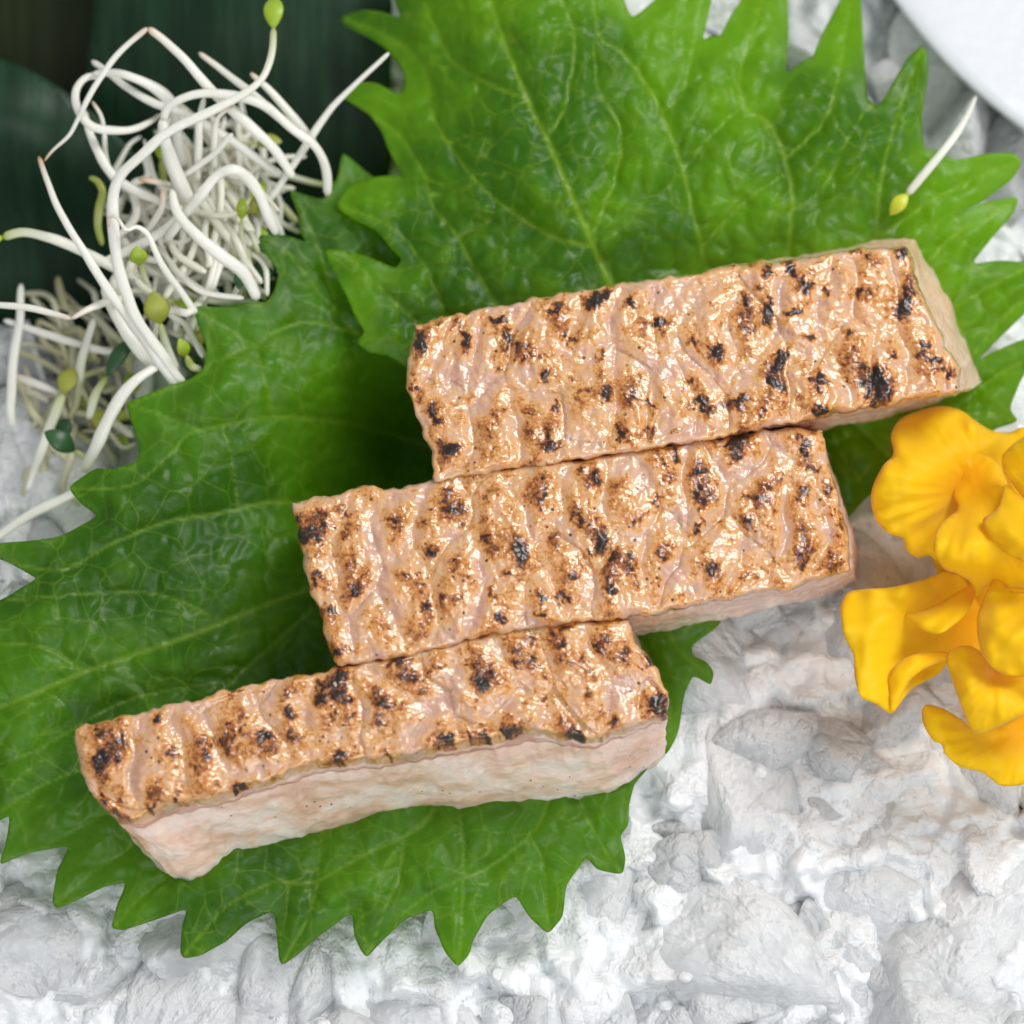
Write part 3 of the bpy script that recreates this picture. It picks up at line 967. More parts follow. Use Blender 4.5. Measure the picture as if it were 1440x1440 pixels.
K = .85     # blackest marks
top1 = ([(583, 455), (650, 440), (750, 420), (850, 402), (960, 385), (1080, 368), (1180, 355), (1272, 346)],
        [(610, 676), (656, 672), (706, 662), (816, 646), (909, 632), (1018, 614), (1086, 601), (1168, 584), (1256, 567), (1346, 549)],
        [(583, 455), (575, 510), (573, 550), (588, 590), (603, 625), (610, 676)],
        [(1272, 346), (1283, 371), (1297, 420), (1322, 470), (1346, 520), (1346, 549)])
bot1 = ([(612, 500), (700, 452), (900, 408), (1080, 368), (1200, 346), (1250, 334), (1287, 336)],
        [(630, 700), (900, 655), (1154, 606), (1290, 574), (1380, 541)],
        [(612, 500), (606, 560), (630, 700)],
        [(1287, 336), (1307, 371), (1334, 415), (1355, 473), (1380, 541)])
zt1 = [(583, 455, 2.05), (1272, 346, 2.05), (610, 676, 2.1), (1346, 549, 1.95), (950, 500, 2.15)]
zb1 = [(600, 480, .62), (1287, 336, .85), (630, 700, .45), (1380, 541, .6)]
char1 = [(589, 476, 8, 20, K), (652, 472, 7, 22, K, -15), (703, 450, 12, 5), (719, 476, 8, 13), (780, 434, 14, 7, .7, -25), (836, 421, 19, 10, K, -15), (766, 532, 9, 8), (783, 567, 5, 13), (844, 501, 6, 14),
         (858, 551, 7, 12), (873, 611, 6, 12), (583, 545, 7, 13, .7), (609, 586, 7, 12), (781, 629, 16, 5), (914, 567, 5, 13), (916, 604, 9, 10), (947, 606, 9, 7, .7), (889, 425, 8, 8),
         (925, 454, 11, 8), (973, 482, 7, 8), (987, 570, 8, 18, K, -35), (803, 479, 4, 5), (634, 632, 12, 8), (1110, 378, 9, 12, K), (1134, 403, 7, 9), (1079, 381, 7, 9, .7), (1079, 440, 7, 26, K, 0),
         (1117, 439, 15, 6, K), (1202, 351, 13, 4), (1222, 361, 9, 5), (1263, 356, 13, 8, K), (1271, 430, 12, 28, .95, 12), (1203, 412, 6, 8), (1191, 466, 9, 6), (1137, 473, 11, 5), (1102, 502, 9, 21, K, 35),
         (1300, 487, 7, 13, .8, -30), (1334, 524, 8, 12, K, -20), (1317, 504, 8, 7), (1225, 540, 15, 26, .92, 12), (1151, 536, 12, 14, .75), (1154, 575, 8, 6), (1093, 541, 16, 5, .7, 25), (1032, 565, 20, 10),
         (970, 538, 9, 9), (1008, 497, 8, 11), (1161, 408, 5, 7), (930, 500, 7, 9, .45), (1050, 420, 6, 8, .5), (700, 520, 6, 6, .4), (660, 560, 8, 6, .35), (1255, 500, 8, 5, .45)]
slice_('topmost seared fish slice with big black char marks, on the bright leaf', top1, bot1, zt1, zb1, char1, 100, 0.30, gold=.23, dark=.82)

top2 = ([(411, 706), (460, 697), (512, 684), (547, 685), (606, 674), (706, 656), (816, 641), (909, 627), (1018, 609), (1100, 597), (1154, 598)],
        [(473, 936), (500, 933), (576, 921), (653, 902), (714, 888), (805, 875), (890, 866), (1000, 848), (1063, 834), (1110, 828), (1192, 800)],
        [(411, 706), (417, 745), (428, 790), (437, 830), (450, 870), (465, 920), (473, 936)],
        [(1154, 604), (1160, 626), (1172, 677), (1183, 721), (1192, 762), (1192, 800)])
bot2 = ([(440, 740), (700, 690), (1000, 640), (1150, 606)],
        [(500, 950), (700, 925), (895, 895), (960, 885), (1040, 865), (1118, 849), (1172, 833), (1204, 816)],
        [(440, 740), (460, 850), (500, 950)],
        [(1150, 606), (1180, 690), (1204, 760), (1204, 816)])
zt2 = [(411, 706, 1.95), (1154, 604, 1.90), (473, 936, 2.0), (1192, 800, 1.75), (800, 770, 2.05)]
zb2 = [(440, 740, .3), (1150, 606, .4), (500, 950, .3), (1204, 816, .35)]
char2 = [(432, 752, 13, 9, .75), (444, 817, 7, 17, .8), (472, 831, 5, 7), (467, 859, 7, 10, .75), (477, 914, 6, 7), (500, 914, 8, 5), (501, 834, 7, 10, .6), (484, 723, 5, 16), (474, 713, 7, 5), (779, 755, 11, 18, .78),
         (848, 768, 12, 20, K), (828, 779, 8, 7, .75), (814, 730, 7, 11), (765, 697, 10, 5), (841, 675, 7, 11), (713, 807, 7, 7), (706, 866, 6, 6, .75), (689, 831, 9, 7), (762, 841, 5, 11), (789, 841, 7, 11),
         (758, 862, 6, 5), (637, 720, 11, 7, .5), (606, 782, 9, 5), (651, 741, 7, 7), (737, 786, 14, 16, .5), (547, 730, 10, 9, .45), (1134, 634, 8, 17, K), (1140, 660, 7, 7, .8), (1161, 687, 8, 13, .8),
         (1157, 725, 10, 7, .6), (1015, 626, 16, 5, .7), (987, 665, 13, 6), (981, 697, 6, 11), (984, 735, 5, 16, K, 5), (952, 643, 6, 13, .75), (1032, 646, 8, 7), (925, 705, 6, 11, .75), (893, 735, 8, 8), (893, 795, 7, 11),
         (860, 830, 7, 7), (600, 850, 8, 6, .4), (930, 780, 7, 9, .5), (1060, 700, 8, 6, .4), (680, 760, 8, 6, .5), (1090, 790, 7, 6, .45), (1000, 800, 7, 6, .4)]
slice_('middle seared fish slice wedged between the other two', top2, bot2, zt2, zb2, char2, 200, 0.22, gold=.29, dark=.66)

top3 = ([(107, 1024), (164, 1008), (214, 997), (275, 982), (332, 966), (401, 950), (474, 936), (576, 914), (653, 896), (714, 881), (805, 868), (884, 866)],
        [(156, 1142), (191, 1150), (214, 1137), (275, 1126), (336, 1111), (382, 1095), (458, 1072), (535, 1066), (634, 1047), (683, 1039), (748, 1026), (825, 1041), (863, 1028), (936, 1008)],
        [(107, 1024), (105, 1049), (118, 1094), (132, 1121), (156, 1142)],
        [(884, 872), (895, 905), (920, 936), (936, 972), (936, 1008)])
bot3 = ([(170, 1080), (400, 1000), (700, 930), (890, 885)],
        [(246, 1238), (285, 1234), (330, 1208), (400, 1183), (500, 1160), (611, 1136), (672, 1138), (767, 1130), (844, 1121), (882, 1102), (916, 1079), (936, 1064)],
        [(170, 1080), (180, 1150), (205, 1200), (246, 1238)],
        [(890, 885), (925, 960), (936, 1064)])
zt3 = [(107, 1024, 1.75), (884, 872, 1.90), (156, 1142, 1.70), (936, 1008, 1.75), (500, 1010, 1.9)]
zb3 = [(170, 1080, .5), (890, 885, .35), (246, 1238, .48), (936, 1064, .35), (600, 1100, .40)]
char3 = [(139, 1066, 13, 6), (143, 1117, 5, 11, .75), (172, 1125, 9, 9, .55), (212, 1135, 7, 8, .85), (252, 1124, 8, 5, .8), (334, 1107, 16, 6, K), (382, 1090, 8, 4), (222, 1010, 7, 7), (306, 1045, 15, 11, .5),
         (409, 1003, 9, 11), (416, 1037, 15, 11, .6), (478, 1062, 13, 7, .72), (539, 1058, 11, 7, .72), (336, 970, 8, 4, .75), (483, 948, 12, 5, .55), (533, 1014, 10, 14, .6), (534, 990, 8, 8, .45), (630, 1038, 7, 7, .85),
         (676, 961, 9, 13, .68), (683, 1026, 9, 10, .72), (714, 1026, 15, 6, .75), (813, 1035, 14, 6, .78), (909, 930, 7, 15, .9, -30), (913, 984, 18, 14, .6), (920, 1003, 14, 5, K), (865, 1018, 6, 5), (798, 881, 13, 4, .6),
         (725, 934, 9, 7, .5), (603, 947, 9, 7, .5), (557, 930, 12, 5, .55), (836, 911, 5, 7, .5), (765, 985, 7, 6, .5), (590, 1010, 7, 8, .5), (450, 985, 6, 5, .5), (250, 1060, 8, 6, .35), (370, 1035, 7, 6, .4)]
slice_('lowest seared fish slice showing its pale cut front side', top3, bot3, zt3, zb3, char3, 300, 0.15, W=150, gold=.29, pinkness=.6, dark=.62)

# ------------------------------------------------------------------ yellow flower
flower = thing('edible_flower', P(1390, 900, 0.0), 'ruffled yellow edible flower lying on the ice at the right edge', 'flower')


def R7(pts):
    return [(x * .3885 + 1040, y * .3885 + 560) for x, y in pts]


def petal(pts, ctrl, throat, curl=0.25, seed=1, wav=0.06):
    o = catmull(R7(pts), 6, True)
    V, F, D = sheet2d(o, 4.5, seed)
    x, y = V.T
    c = R7([(a, b) for a, b, _ in ctrl])
    zf = rbf([(c[i][0], c[i][1], ctrl[i][2]) for i in range(len(ctrl))])
    z = zf(x, y)
    tx, ty = R7([throat[:2]])[0]
    ang = np.arctan2(y - ty, x - tx); rr_ = np.hypot(x - tx, y - ty)
    z = z - curl * 0.35 * np.exp(-D / 6.0) + wav * 1.3 * pn(x / 30, y / 30, 0, seed) * np.exp(-D / 26)
    z = z + 0.0010 * np.minimum(rr_, 90) * pn(ang * 3.2, rr_ / 120, seed, 8) + 0.0004 * np.minimum(rr_, 90) * pn(ang * 9, rr_ / 150, seed, 9)
    z = z + 0.02 * fbm(x / 40, y / 40, 0, seed + 3)
    tx, ty = R7([throat[:2]])[0]
    th = np.exp(-(np.hypot(x - tx, y - ty) / throat[2]) ** 2)
    ob = build('petal', P(x, y, z), F, M['petal'], flower, attrs={'throat': th * 0.9})
    solid(ob, 0.012)
    return ob


petal([(740, 605), (690, 570), (645, 578), (603, 548), (590, 508), (540, 490), (500, 450), (478, 395), (480, 325), (518, 245), (556, 202), (548, 130), (590, 70), (680, 36), (745, 28), (805, 45), (860, 85), (920, 118), (980, 122), (1029, 105), (1130, 130), (1150, 500), (930, 660)],
      [(480, 360, 1.55), (600, 90, 1.15), (750, 40, 1.05), (1050, 110, .9), (620, 300, 1.75), (800, 150, 1.35), (600, 500, 1.35), (720, 590, .9), (850, 400, .7), (1100, 400, .6)], (860, 330, 60), .22, 3, .12)
petal([(765, 310), (780, 240), (830, 200), (890, 205), (940, 240), (968, 300), (1000, 390), (1040, 500), (1150, 600), (1150, 700), (1000, 690), (900, 680), (862, 722), (842, 672), (790, 637), (740, 618), (706, 560), (712, 480), (745, 440), (790, 398), (772, 350)],
      [(830, 215, 1.25), (900, 260, 1.35), (790, 330, 1.2), (800, 420, 1.45), (730, 510, 1.95), (850, 520, 2.05), (950, 600, 1.9), (860, 690, 1.45), (1100, 650, 1.8), (950, 350, 1.5)], (850, 290, 34), .20, 5, .08)
petal([(950, 212), (990, 165), (1050, 130), (1150, 110), (1160, 420), (1080, 390), (1029, 362), (985, 305), (957, 262)],
      [(950, 220, 1.7), (1050, 200, 2.0), (1150, 300, 1.9), (1040, 350, 1.6)], (1150, 420, 40), .2, 7)
petal([(880, 440), (930, 402), (962, 312), (1010, 350), (1050, 385), (1150, 420), (1150, 610), (1050, 600), (1000, 580), (955, 555), (905, 500)],
      [(890, 440, 1.9), (960, 330, 1.7), (980, 480, 2.25), (1100, 500, 2.2), (950, 545, 2.05), (1060, 400, 1.85)], (1150, 450, 40), .18, 9, .1)
petal([(365, 752), (388, 706), (440, 692), (560, 682), (680, 650), (745, 625), (800, 640), (842, 678), (870, 740), (900, 850), (850, 930), (760, 955), (720, 1000), (640, 1040), (600, 1080), (572, 1120), (548, 1142), (500, 1110), (440, 1080), (417, 1010), (412, 930), (382, 870), (368, 800)],
      [(370, 760, 1.2), (450, 700, 1.3), (620, 690, 1.3), (760, 650, .8), (480, 830, 1.45), (560, 900, 1.15), (700, 860, .65), (820, 800, .35), (430, 1050, 1.4), (548, 1130, 1.45), (620, 1020, 1.0), (850, 930, .5)], (810, 800, 62), .18, 11, .1)
petal([(580, 774), (640, 777), (720, 742), (790, 700), (842, 676), (850, 720), (815, 785), (745, 842), (690, 850), (640, 822)],
      [(590, 778, 1.15), (640, 800, 1.35), (730, 790, 1.45), (830, 690, 1.1), (700, 840, 1.5)], (860, 700, 16), .14, 13)
petal([(540, 1012), (570, 960), (640, 925), (745, 918), (780, 945), (710, 962), (640, 1000), (595, 1060), (565, 1125), (548, 1120), (542, 1060)],
      [(540, 1020, 1.25), (640, 935, 1.4), (750, 930, 1.0), (600, 1040, 1.45), (555, 1110, 1.5)], (790, 930, 20), .14, 15)
petal([(860, 800), (880, 730), (905, 680), (935, 640), (968, 680), (1000, 702), (1070, 690), (1150, 690), (1150, 1020), (1050, 1010), (990, 1005), (935, 990), (890, 942), (864, 880)],
      [(935, 650, 1.6), (870, 800, 1.8), (940, 820, 2.25), (1000, 720, 1.75), (950, 970, 2.0), (1100, 800, 2.2), (1100, 980, 2.0)], (1150, 700, 40), .2, 17, .14)
petal([(748, 950), (770, 907), (830, 895), (872, 920), (902, 962), (960, 1000), (1050, 1005), (1150, 1000), (1150, 1110), (1030, 1150), (960, 1180), (880, 1215), (832, 1190), (800, 1110), (772, 1030)],
      [(755, 960, 1.5), (820, 905, 1.5), (850, 1020, 1.9), (940, 1080, 1.85), (880, 1200, 1.6), (1100, 1050, 1.7), (930, 985, 1.5)], (930, 990, 24), .2, 19, .1)
petal([(660, 1130), (682, 1108), (740, 1125), (800, 1160), (852, 1195), (950, 1185), (1060, 1120), (1150, 1100), (1150, 1420), (1060, 1395), (1000, 1403), (940, 1400), (882, 1357), (800, 1335), (747, 1292), (730, 1252), (700, 1240), (666, 1182)],
      [(665, 1140, 1.15), (750, 1200, 1.35), (860, 1230, .95), (1000, 1200, .8), (760, 1290, 1.25), (940, 1380, .95), (1100, 1300, .9), (900, 1300, 1.15)], (1010, 1200, 40), .2, 21, .1)
petal([(700, 560), (820, 480), (960, 520), (1150, 500), (1180, 800), (1150, 1100), (960, 1080), (840, 1000), (760, 940), (760, 800), (730, 660)],
      [(720, 580, .75), (900, 560, .9), (800, 800, .15), (1000, 800, .3), (900, 1050, .5), (1150, 1000, .5)], (860, 800, 90), .1, 23, .08)

# ------------------------------------------------------------------ sprouts
def tube(pts, rad, sides=9, flat=0.62):
    p = np.asarray(pts, float)
    n = len(p)
    T = np.gradient(p, axis=0); T /= np.linalg.norm(T, axis=1)[:, None] + 1e-9
    up = np.array([0, 0, 1.0])
    N = np.cross(T, up); N /= np.linalg.norm(N, axis=1)[:, None] + 1e-6
    B = np.cross(N, T)
    a = np.linspace(0, 2 * np.pi, sides, endpoint=False)
    ring = p[:, None] + rad[:, None, None] * (np.cos(a)[None, :, None] * N[:, None] + flat * np.sin(a)[None, :, None] * B[:, None])
    v = ring.reshape(-1, 3)
    f = []
    for i in range(n - 1):
        for j in range(sides):
            k = (j + 1) % sides
            f.append((i * sides + j, i * sides + k, (i + 1) * sides + k, (i + 1) * sides + j))
    f.append(tuple(range(sides - 1, -1, -1))); f.append(tuple((n - 1) * sides + j for j in range(sides)))
    return v, f


def seed_leaf(name, c, d, ln, wd, mat, parent):
    """small pointed oval leaf, thick in the middle and slightly bent"""
    d = np.array(d, float); d /= np.linalg.norm(d)
    n = np.array([0, 0, 1.0]); s = np.cross(d, n); s /= np.linalg.norm(s) + 1e-6; n = np.cross(s, d)
    pts = []; f = []
    R_, S_ = 14, 12
    for i in range(R_ + 1):
        t = i / R_
        w = wd * math.sin(math.pi * min(1, t * 0.98 + .02)) ** 0.8 + 0.004
        for j in range(S_):
            a = 2 * math.pi * j / S_
            pts.append(np.array(c) + d * ln * t + s * w * math.cos(a) + n * (0.20 * w * math.sin(a) + 0.16 * ln * math.sin(math.pi * t) - 0.10 * w * math.cos(a) ** 2))
    for i in range(R_):
        for j in range(S_):
            k = (j + 1) % S_
            f.append((i * S_ + j, i * S_ + k, (i + 1) * S_ + k, (i + 1) * S_ + j))
    f.append(tuple(range(S_ - 1, -1, -1))); f.append(tuple(R_ * S_ + j for j in range(S_)))
    return build(name, pts, f, M[mat], parent)


SPG = 'white sprouts in the tangled pile'


def sprout(pts, z, r0=6.0, r1=5.0, label='', tint_shade=0.0, leaf=None, tipends=(0, 0), green=(0, 0), curve=None, wob=0.5, seed=0):
    """pts in photo pixels; z heights along it; r in pixels; leaf=(at_end, length, width, material)"""
    p2 = np.array(pts, float)
    zz = np.interp(np.linspace(0, 1, len(p2)), np.linspace(0, 1, len(z)), z)
    c = catmull(np.column_stack([p2, zz]), 7)
    c = resample(c * np.array([1, 1, 131.0]), step=6.0)
    c[:, 2] /= 131.0
    n = len(c)
    t = np.linspace(0, 1, n)
    c[:, 0] += wob * 2.0 * pn(t * n / 7, 0.5, seed, 3); c[:, 1] += wob * 2.0 * pn(t * n / 7, 7.5, seed, 4)
    rad = 1.02 * (r0 + (r1 - r0) * t) / 131.0
    rad *= (1 + 0.16 * pn(t * n / 7, 2.5, seed, 5)) * (0.86 + 0.38 * np.sin(np.pi * t) ** .7)
    rad[0] *= .55; rad[-1] *= .55
    w = P(c[:, 0], c[:, 1], c[:, 2])
    tip = tipends[0] * np.exp(-t * n / 3) + tipends[1] * np.exp(-(1 - t) * n / 3)
    gr = green[0] * np.exp(-t * n / 6) + green[1] * np.exp(-(1 - t) * n / 6)
    v, f = tube(w, rad)
    at = {'tip': np.repeat(np.clip(tip, 0, 1), 9), 'green': np.repeat(np.clip(gr, 0, 1), 9), 'tint_shade': np.full(len(v), tint_shade)}
    if leaf is None:
        o = build('sprout', v, f, M['stem'], attrs=at)
        tag(o, label, 'sprout', SPG)
        return o
    root = thing('sprout', w[0], label, 'sprout', SPG)
    build('stem', v, f, M['stem'], root, attrs=at)
    end, ln, wd, mat = leaf
    if end == 0:
        seed_leaf('seed_leaf', w[0], w[0] - w[2], ln, wd, mat, root)
    else:
        seed_leaf('seed_leaf', w[-1], w[-1] - w[-3], ln, wd, mat, root)
    return root


def Z1(*p):
    return [(x / 2.4, y / 2.4) for x, y in p]


sprout(Z1((497, 96), (400, 180), (340, 260), (290, 350), (265, 400), (235, 455), (180, 505), (148, 545)), [2.3, 2.2, 2.0, 1.9], 4.6, 2.0, 'thin sprout root dropping left from the highest kink to a brown tip', tipends=(.5, .9), seed=1)
sprout(Z1((500, 96), (560, 140), (640, 220), (700, 290), (760, 350), (850, 430), (930, 510), (990, 600)), [2.3, 2.1, 1.8, 1.4], 5.5, 7.5, 'broad white sprout running right down from the highest kink', tipends=(.6, 0), seed=2)
sprout(Z1((130, 528), (160, 610), (200, 710), (290, 860), (380, 1000), (470, 1120), (600, 1310)), [1.9, 2.0, 1.9, 1.5, 1.0], 3.4, 7.5, 'long straight sprout on the left with a split brown tip', tipends=(.9, 0), seed=3)
sprout(Z1((922, 95), (915, 190), (880, 270), (800, 330), (680, 390), (560, 450), (480, 520), (410, 590), (380, 670), (385, 780), (400, 900), (450, 1050), (520, 1160), (620, 1300)),
       [2.35, 2.4, 2.4, 2.3, 2.1, 1.9, 1.5, 1.0], 5.2, 7.8, 'longest arching sprout with a green seed leaf at the top edge', leaf=(0, .42, .11, 'seed_green'), green=(.9, 0), seed=4)
sprout(Z1((312, 205), (360, 240), (420, 290), (520, 350), (640, 390), (760, 460), (860, 530), (950, 595)), [1.7, 1.8, 1.7, 1.3], 5, 6.5, 'sprout crossing behind the upper loop towards the right', seed=5)
sprout(Z1((340, 255), (290, 262), (257, 310), (268, 380), (320, 430), (420, 440), (500, 415), (545, 385)), [1.8, 1.9, 1.8, 1.5], 6, 4.5, 'sprout curled into an open loop at the upper left', tipends=(0, .3), seed=6)
sprout(Z1((310, 250), (380, 245), (440, 258), (530, 300), (585, 360), (600, 460), (620, 560)), [1.9, 1.95, 1.7, 1.3], 6, 7.5, 'sprout arching over the open loop', seed=7)
sprout(Z1((285, 370), (300, 440), (330, 510), (380, 590), (450, 640), (550, 685), (640, 720)), [1.6, 1.6, 1.4, 1.1], 5.2, 6, 'sprout bending below the open loop', seed=8)
sprout(Z1((312, 340), (340, 390), (352, 450), (358, 520), (372, 580)), [1.7, 1.6, 1.4], 2.6, 3.2, 'hair-thin sprout root inside the open loop', tipends=(.4, 0), seed=9)
sprout(Z1((548, 400), (555, 460), (580, 540), (620, 640), (660, 720)), [2.0, 1.9, 1.6, 1.3], 7, 9.5, 'thick white sprout standing in the middle of the pile', seed=10)
sprout(Z1((550, 410), (565, 365), (610, 335), (680, 318), (760, 320), (870, 345), (960, 410), (1050, 490)), [2.0, 2.1, 2.0, 1.4], 6.5, 6, 'sprout bowed over the middle of the pile', seed=11)
sprout(Z1((672, 178), (740, 230), (800, 275), (880, 340), (980, 430), (1060, 490), (1100, 570), (1105, 660)), [1.9, 1.9, 1.7, 1.2], 4.5, 6.5, 'sprout with its cut end pointing up beside the green leafed one', tipends=(.3, 0), seed=12)
sprout(Z1((845, 247), (920, 315), (1000, 410), (1065, 485)), [1.8, 1.6, 1.3], 4.6, 6, 'short slanting sprout at the upper right of the pile', tipends=(.5, 0), seed=13)
sprout(Z1((1312, 178), (1220, 265), (1140, 340), (1080, 420), (1020, 510), (960, 600), (900, 690)), [1.9, 1.7, 1.5, 1.2], 3.4, 5.5, 'sprout reaching right under the teeth of the bright leaf', seed=14)
sprout(Z1((560, 810), (620, 730), (680, 655), (730, 595), (790, 572), (840, 605), (880, 670), (910, 740), (935, 790)), [1.5, 1.9, 2.0, 1.7, 1.4], 6.5, 7.0, 'sprout hooped like an arch on top of the pile', seed=15)
sprout(Z1((580, 640), (600, 720), (660, 790), (740, 860), (820, 920), (870, 1010)), [1.8, 1.85, 1.7, 1.35], 6.0, 8.5, 'thick glossy sprout slanting to the notch of the lower leaf', seed=16)
sprout(Z1((-60, 1030), (0, 1030), (100, 1038), (180, 1058), (240, 1076)), [1.5, 1.6, 1.6], 3.8, 4.2, 'sprout entering from the left frame up to a sharp kink', tipends=(0, .5), seed=17)
sprout(Z1((240, 1076), (300, 1042), (380, 1012), (450, 1005)), [1.6, 1.5, 1.2], 3.6, 5.5, 'short sprout right of the sharp kink', tipends=(.5, 0), seed=18)
sprout(Z1((10, 802), (80, 785), (160, 800), (260, 840), (360, 890), (450, 940)), [1.6, 1.6, 1.4, 1.0], 7, 6, 'sprout at the left frame with a yellow-green seed leaf', leaf=(0, .42, .10, 'seed_green'), green=(.9, 0), seed=19)
sprout(Z1((365, 765), (368, 735), (395, 735), (425, 775), (455, 765), (480, 775), (503, 800), (540, 880), (600, 970), (665, 1060)), [2.0, 2.1, 2.0, 1.9, 1.3], 2.2, 5.0, 'sprout with a curly thread-like root end', tipends=(.7, 0), seed=20)
sprout(Z1((350, 965), (400, 1080), (460, 1170), (530, 1250)), [1.2, 1.2, .9], 7, 7.5, 'wide sprout low on the left side of the pile', seed=21)
sprout(Z1((345, 830), (330, 770), (335, 700), (345, 650), (325, 610), (300, 600)), [1.0, 1.2, 1.3], 4.5, 5.5, 'bent green sprout against the dark leaf', green=(1.5, 3.0), seed=22)
sprout(Z1((785, 358), (735, 400), (722, 480), (725, 570)), [1.9, 1.8, 1.5], 3.0, 4.5, 'slim upright sprout in the middle of the pile', tipends=(.5, 0), seed=23)
sprout(Z1((600, 600), (640, 580), (720, 520), (785, 452)), [1.5, 1.6, 1.75], 4, 3.6, 'short sprout stub slanting up to the right', seed=24)
sprout(Z1((310, 900), (420, 850), (520, 800), (600, 740), (700, 650)), [1.2, 1.4, 1.6], 5.5, 7, 'sprout lying diagonally across the lower pile', seed=25)
sprout(Z1((468, 604), (520, 612), (580, 625)), [1.7, 1.6, 1.4], 3.6, 4.5, 'small sprout stub with an orange tip', tipends=(1.2, 0), seed=26)
sprout(Z1((550, 640), (545, 700), (510, 760), (470, 800)), [1.7, 1.5, 1.2], 4.2, 4, 'small sprout stub with a brown end beside the orange one', tipends=(.8, 0), seed=27)
sprout([(222, 514), (191, 534), (164, 568), (141, 614), (118, 664)], [1.1, 1.2, 1.0, .7], 7, 9, 'thick pale sprout below the pile beside the leaf tooth', green=(0, .3), seed=28)
sprout(Z1((690, 330), (672, 420), (670, 510), (665, 610)), [1.9, 1.7, 1.4], 4, 5.5, 'upright sprout behind the arching one', seed=29)
sprout(Z1((870, 1010), (840, 900), (815, 800), (815, 740)), [1.0, 1.2, 1.4], 5, 3.5, 'sprout near the leaf notch topped by a small green loop', leaf=(1, .26, .06, 'seed_green'), green=(0, 1), seed=30)
sprout([(38, 690), (52, 650), (65, 614), (78, 580), (88, 553)], [.2, .3, .4, .45], 4.5, 7.5, 'dim sprout with an olive head at the lower left', leaf=(1, .32, .11, 'seed_olive'), green=(0, .8), seed=31)
sprout([(132, 448), (122, 480), (115, 505), (112, 540)], [.6, .6, .4], 5, 7, 'dim vertical sprout in the shade on the left', green=(0, .5), seed=32)
sprout([(5, 450), (60, 468), (125, 488), (180, 500)], [.3, .4, .4], 5, 5, 'dim sprout lying level in the shade at the left', seed=33)
sprout([(15, 526), (50, 540), (90, 556)], [.2, .3, .3], 5, 4, 'short dim sprout above the ice at the left', tipends=(.6, 0), seed=34)
sprout([(30, 400), (28, 450), (20, 500), (15, 570), (18, 600)], [.3, .4, .3, .1], 6, 6, 'blurred upright sprout along the left frame', seed=35)
sprout([(125, 590), (135, 555), (150, 530)], [.5, .6, .6], 6, 5, 'sprout with a long dark green leaf in the shade', leaf=(1, .55, .09, 'seed_dark'), green=(0, 1.2), seed=36)
sprout([(-10, 760), (40, 725), (100, 695), (150, 660)], [.3, .4, .5], 6, 6, 'sprout lying on the ice below the leaf tooth', seed=37)
sprout([(130, 650), (115, 640), (105, 634)], [.4, .45, .5], 4, 4, 'small sprout with an oval dark green seed leaf on the ice', leaf=(1, .40, .12, 'seed_dark'), green=(0, 1), seed=38)
sprout([(250, 520), (235, 490), (225, 455)], [.9, 1.0, 1.2], 5, 5, 'sprout with a large olive seed leaf beside the lower leaf', leaf=(1, .38, .14, 'seed_olive'), green=(0, 1), seed=39)
sprout([(285, 520), (270, 515), (262, 500)], [1.0, 1.1, 1.25], 5, 4, 'sprout with a bright green seed leaf at the leaf rim', leaf=(1, .26, .07, 'seed_green'), green=(0, 1.5), seed=40)
sprout([(215, 420), (205, 395), (198, 372)], [1.0, 1.2, 1.4], 4, 4, 'sprout with a folded green seed leaf inside the pile', leaf=(1, .25, .10, 'seed_green'), green=(0, 1), seed=41)
sprout([(240, 280), (230, 250), (226, 225)], [.9, 1.0, 1.0], 4, 5, 'dark green sprout tip behind the pile', leaf=(1, .30, .06, 'seed_green'), green=(0, 2), seed=42)

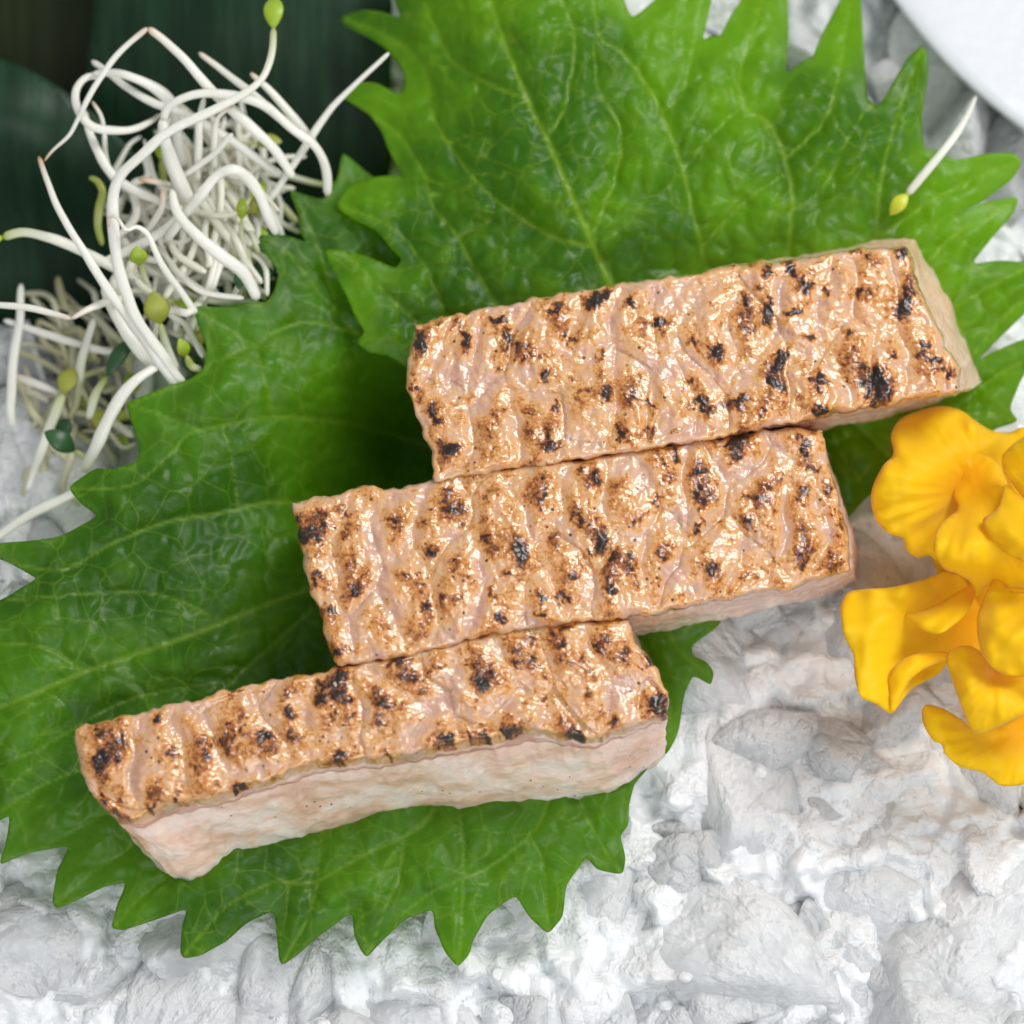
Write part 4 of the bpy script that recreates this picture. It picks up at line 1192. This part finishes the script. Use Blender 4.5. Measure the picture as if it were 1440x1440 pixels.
rr = random.Random(21)
for i in range(420):
    low = i % 5 == 0
    cx, cy = (rr.gauss(300, 62), rr.gauss(350, 75)) if not low else (rr.gauss(120, 65), rr.gauss(560, 85))
    if low and cy < 400: cy += 130
    a = rr.gauss(.95, .35) if rr.random() < .72 else rr.uniform(0, 3.14)
    L_ = rr.uniform(90, 260) if not low else rr.uniform(60, 150)
    b = rr.uniform(-45, 45)
    dx, dy = math.cos(a), math.sin(a)
    pts = [(cx + dx * L_ * t + -dy * b * (1 - 4 * t * t) + rr.gauss(0, 5), cy + dy * L_ * t + dx * b * (1 - 4 * t * t) + rr.gauss(0, 5)) for t in (-.5, -.25, 0, .25, .5)]
    # keep them inside the pile
    if any((x < (8 if low else 135) or y < 120 or y > 745) for x, y in pts) : continue
    if not low and any((x - 310) ** 2 / 175 ** 2 + (y - 350) ** 2 / 225 ** 2 > 1 for x, y in pts): continue
    z0 = rr.uniform(.0, .9) + (.35 if not low else -.3)
    z0 = max(z0, -.2)
    pa = np.array(pts)
    if inside(pa[:, 0], pa[:, 1], outA).sum() > 0 or inside(pa[:, 0], pa[:, 1], outB).sum() > 0: continue
    if low: z0 = rr.uniform(-.25, .1)
    lf = None
    if i % 6 == 1:
        lf = (1, rr.uniform(.2, .34), rr.uniform(.06, .11), rr.choice(['seed_green', 'seed_olive', 'seed_dark']))
    sprout(pts, [z0 - .2, z0 + rr.uniform(-.1, .25), z0 + rr.uniform(-.2, .2)], rr.uniform(2.6, 5.4), rr.uniform(3, 6),
           'white sprout half buried in the heart of the pile' if not low else 'dim sprout half buried at the shaded lower end of the pile',
           tint_shade=(rr.uniform(.0, .28) if not low else rr.uniform(.35, .9)), leaf=lf, green=(0, 1.0 if lf else 0), tipends=(.5 if i % 4 == 0 else 0, 0), seed=60 + i)  # low sprouts carry the shade in their stem colour

# lone sprout on the bright leaf, right
lone = sprout([(1372, 135), (1362, 160), (1340, 195), (1305, 238), (1276, 272)], [1.25, 1.45, 1.65, 1.6, 1.5], 2.5, 6.5, 'single white sprout with a yellow bud lying on the bright leaf', leaf=(1, .30, .085, 'seed_yellow'), green=(0, .3), seed=300)
del lone['group']

# ------------------------------------------------------------------ white dish, upper right
dz = 0.15
cpt = P(1850, -290, dz)
edge_pt = P(1362, 122, dz)
RAD = float(np.linalg.norm(edge_pt[:2] - cpt[:2]))
prof = [(0.0, -0.55), (0.55, -0.55), (0.60, -0.80), (0.64, -0.80), (0.66, -0.52), (0.86, -0.25), (0.985, -0.02), (1.0, 0.02), (1.0, 0.05), (0.992, 0.08), (0.975, 0.085),
        (0.955, 0.07), (0.85, -0.06), (0.65, -0.28), (0.4, -0.35), (0.0, -0.36)]
pv = []; pf = []
SEG = 160
for i in range(SEG):
    a = 2 * math.pi * i / SEG
    for r, h in prof[1:-1]:
        pv.append((cpt[0] + r * RAD * math.cos(a), cpt[1] + r * RAD * math.sin(a), dz + h * 0.8))
npf = len(prof) - 2
pv.append((cpt[0], cpt[1], dz - .55 * .8)); pv.append((cpt[0], cpt[1], dz - .36 * .8))
for i in range(SEG):
    k = (i + 1) % SEG
    for j in range(npf - 1):
        pf.append((i * npf + j, k * npf + j, k * npf + j + 1, i * npf + j + 1))
    pf.append((len(pv) - 2, k * npf, i * npf)); pf.append((len(pv) - 1, i * npf + npf - 1, k * npf + npf - 1))
dish = build('dish', pv, pf, M['china'], origin=(cpt[0], cpt[1], dz - .64))
tag(dish, 'white glazed round dish cut off by the upper right corner', 'dish')

for o in list(bpy.data.objects):
    if '_org' in o:
        del o['_org']
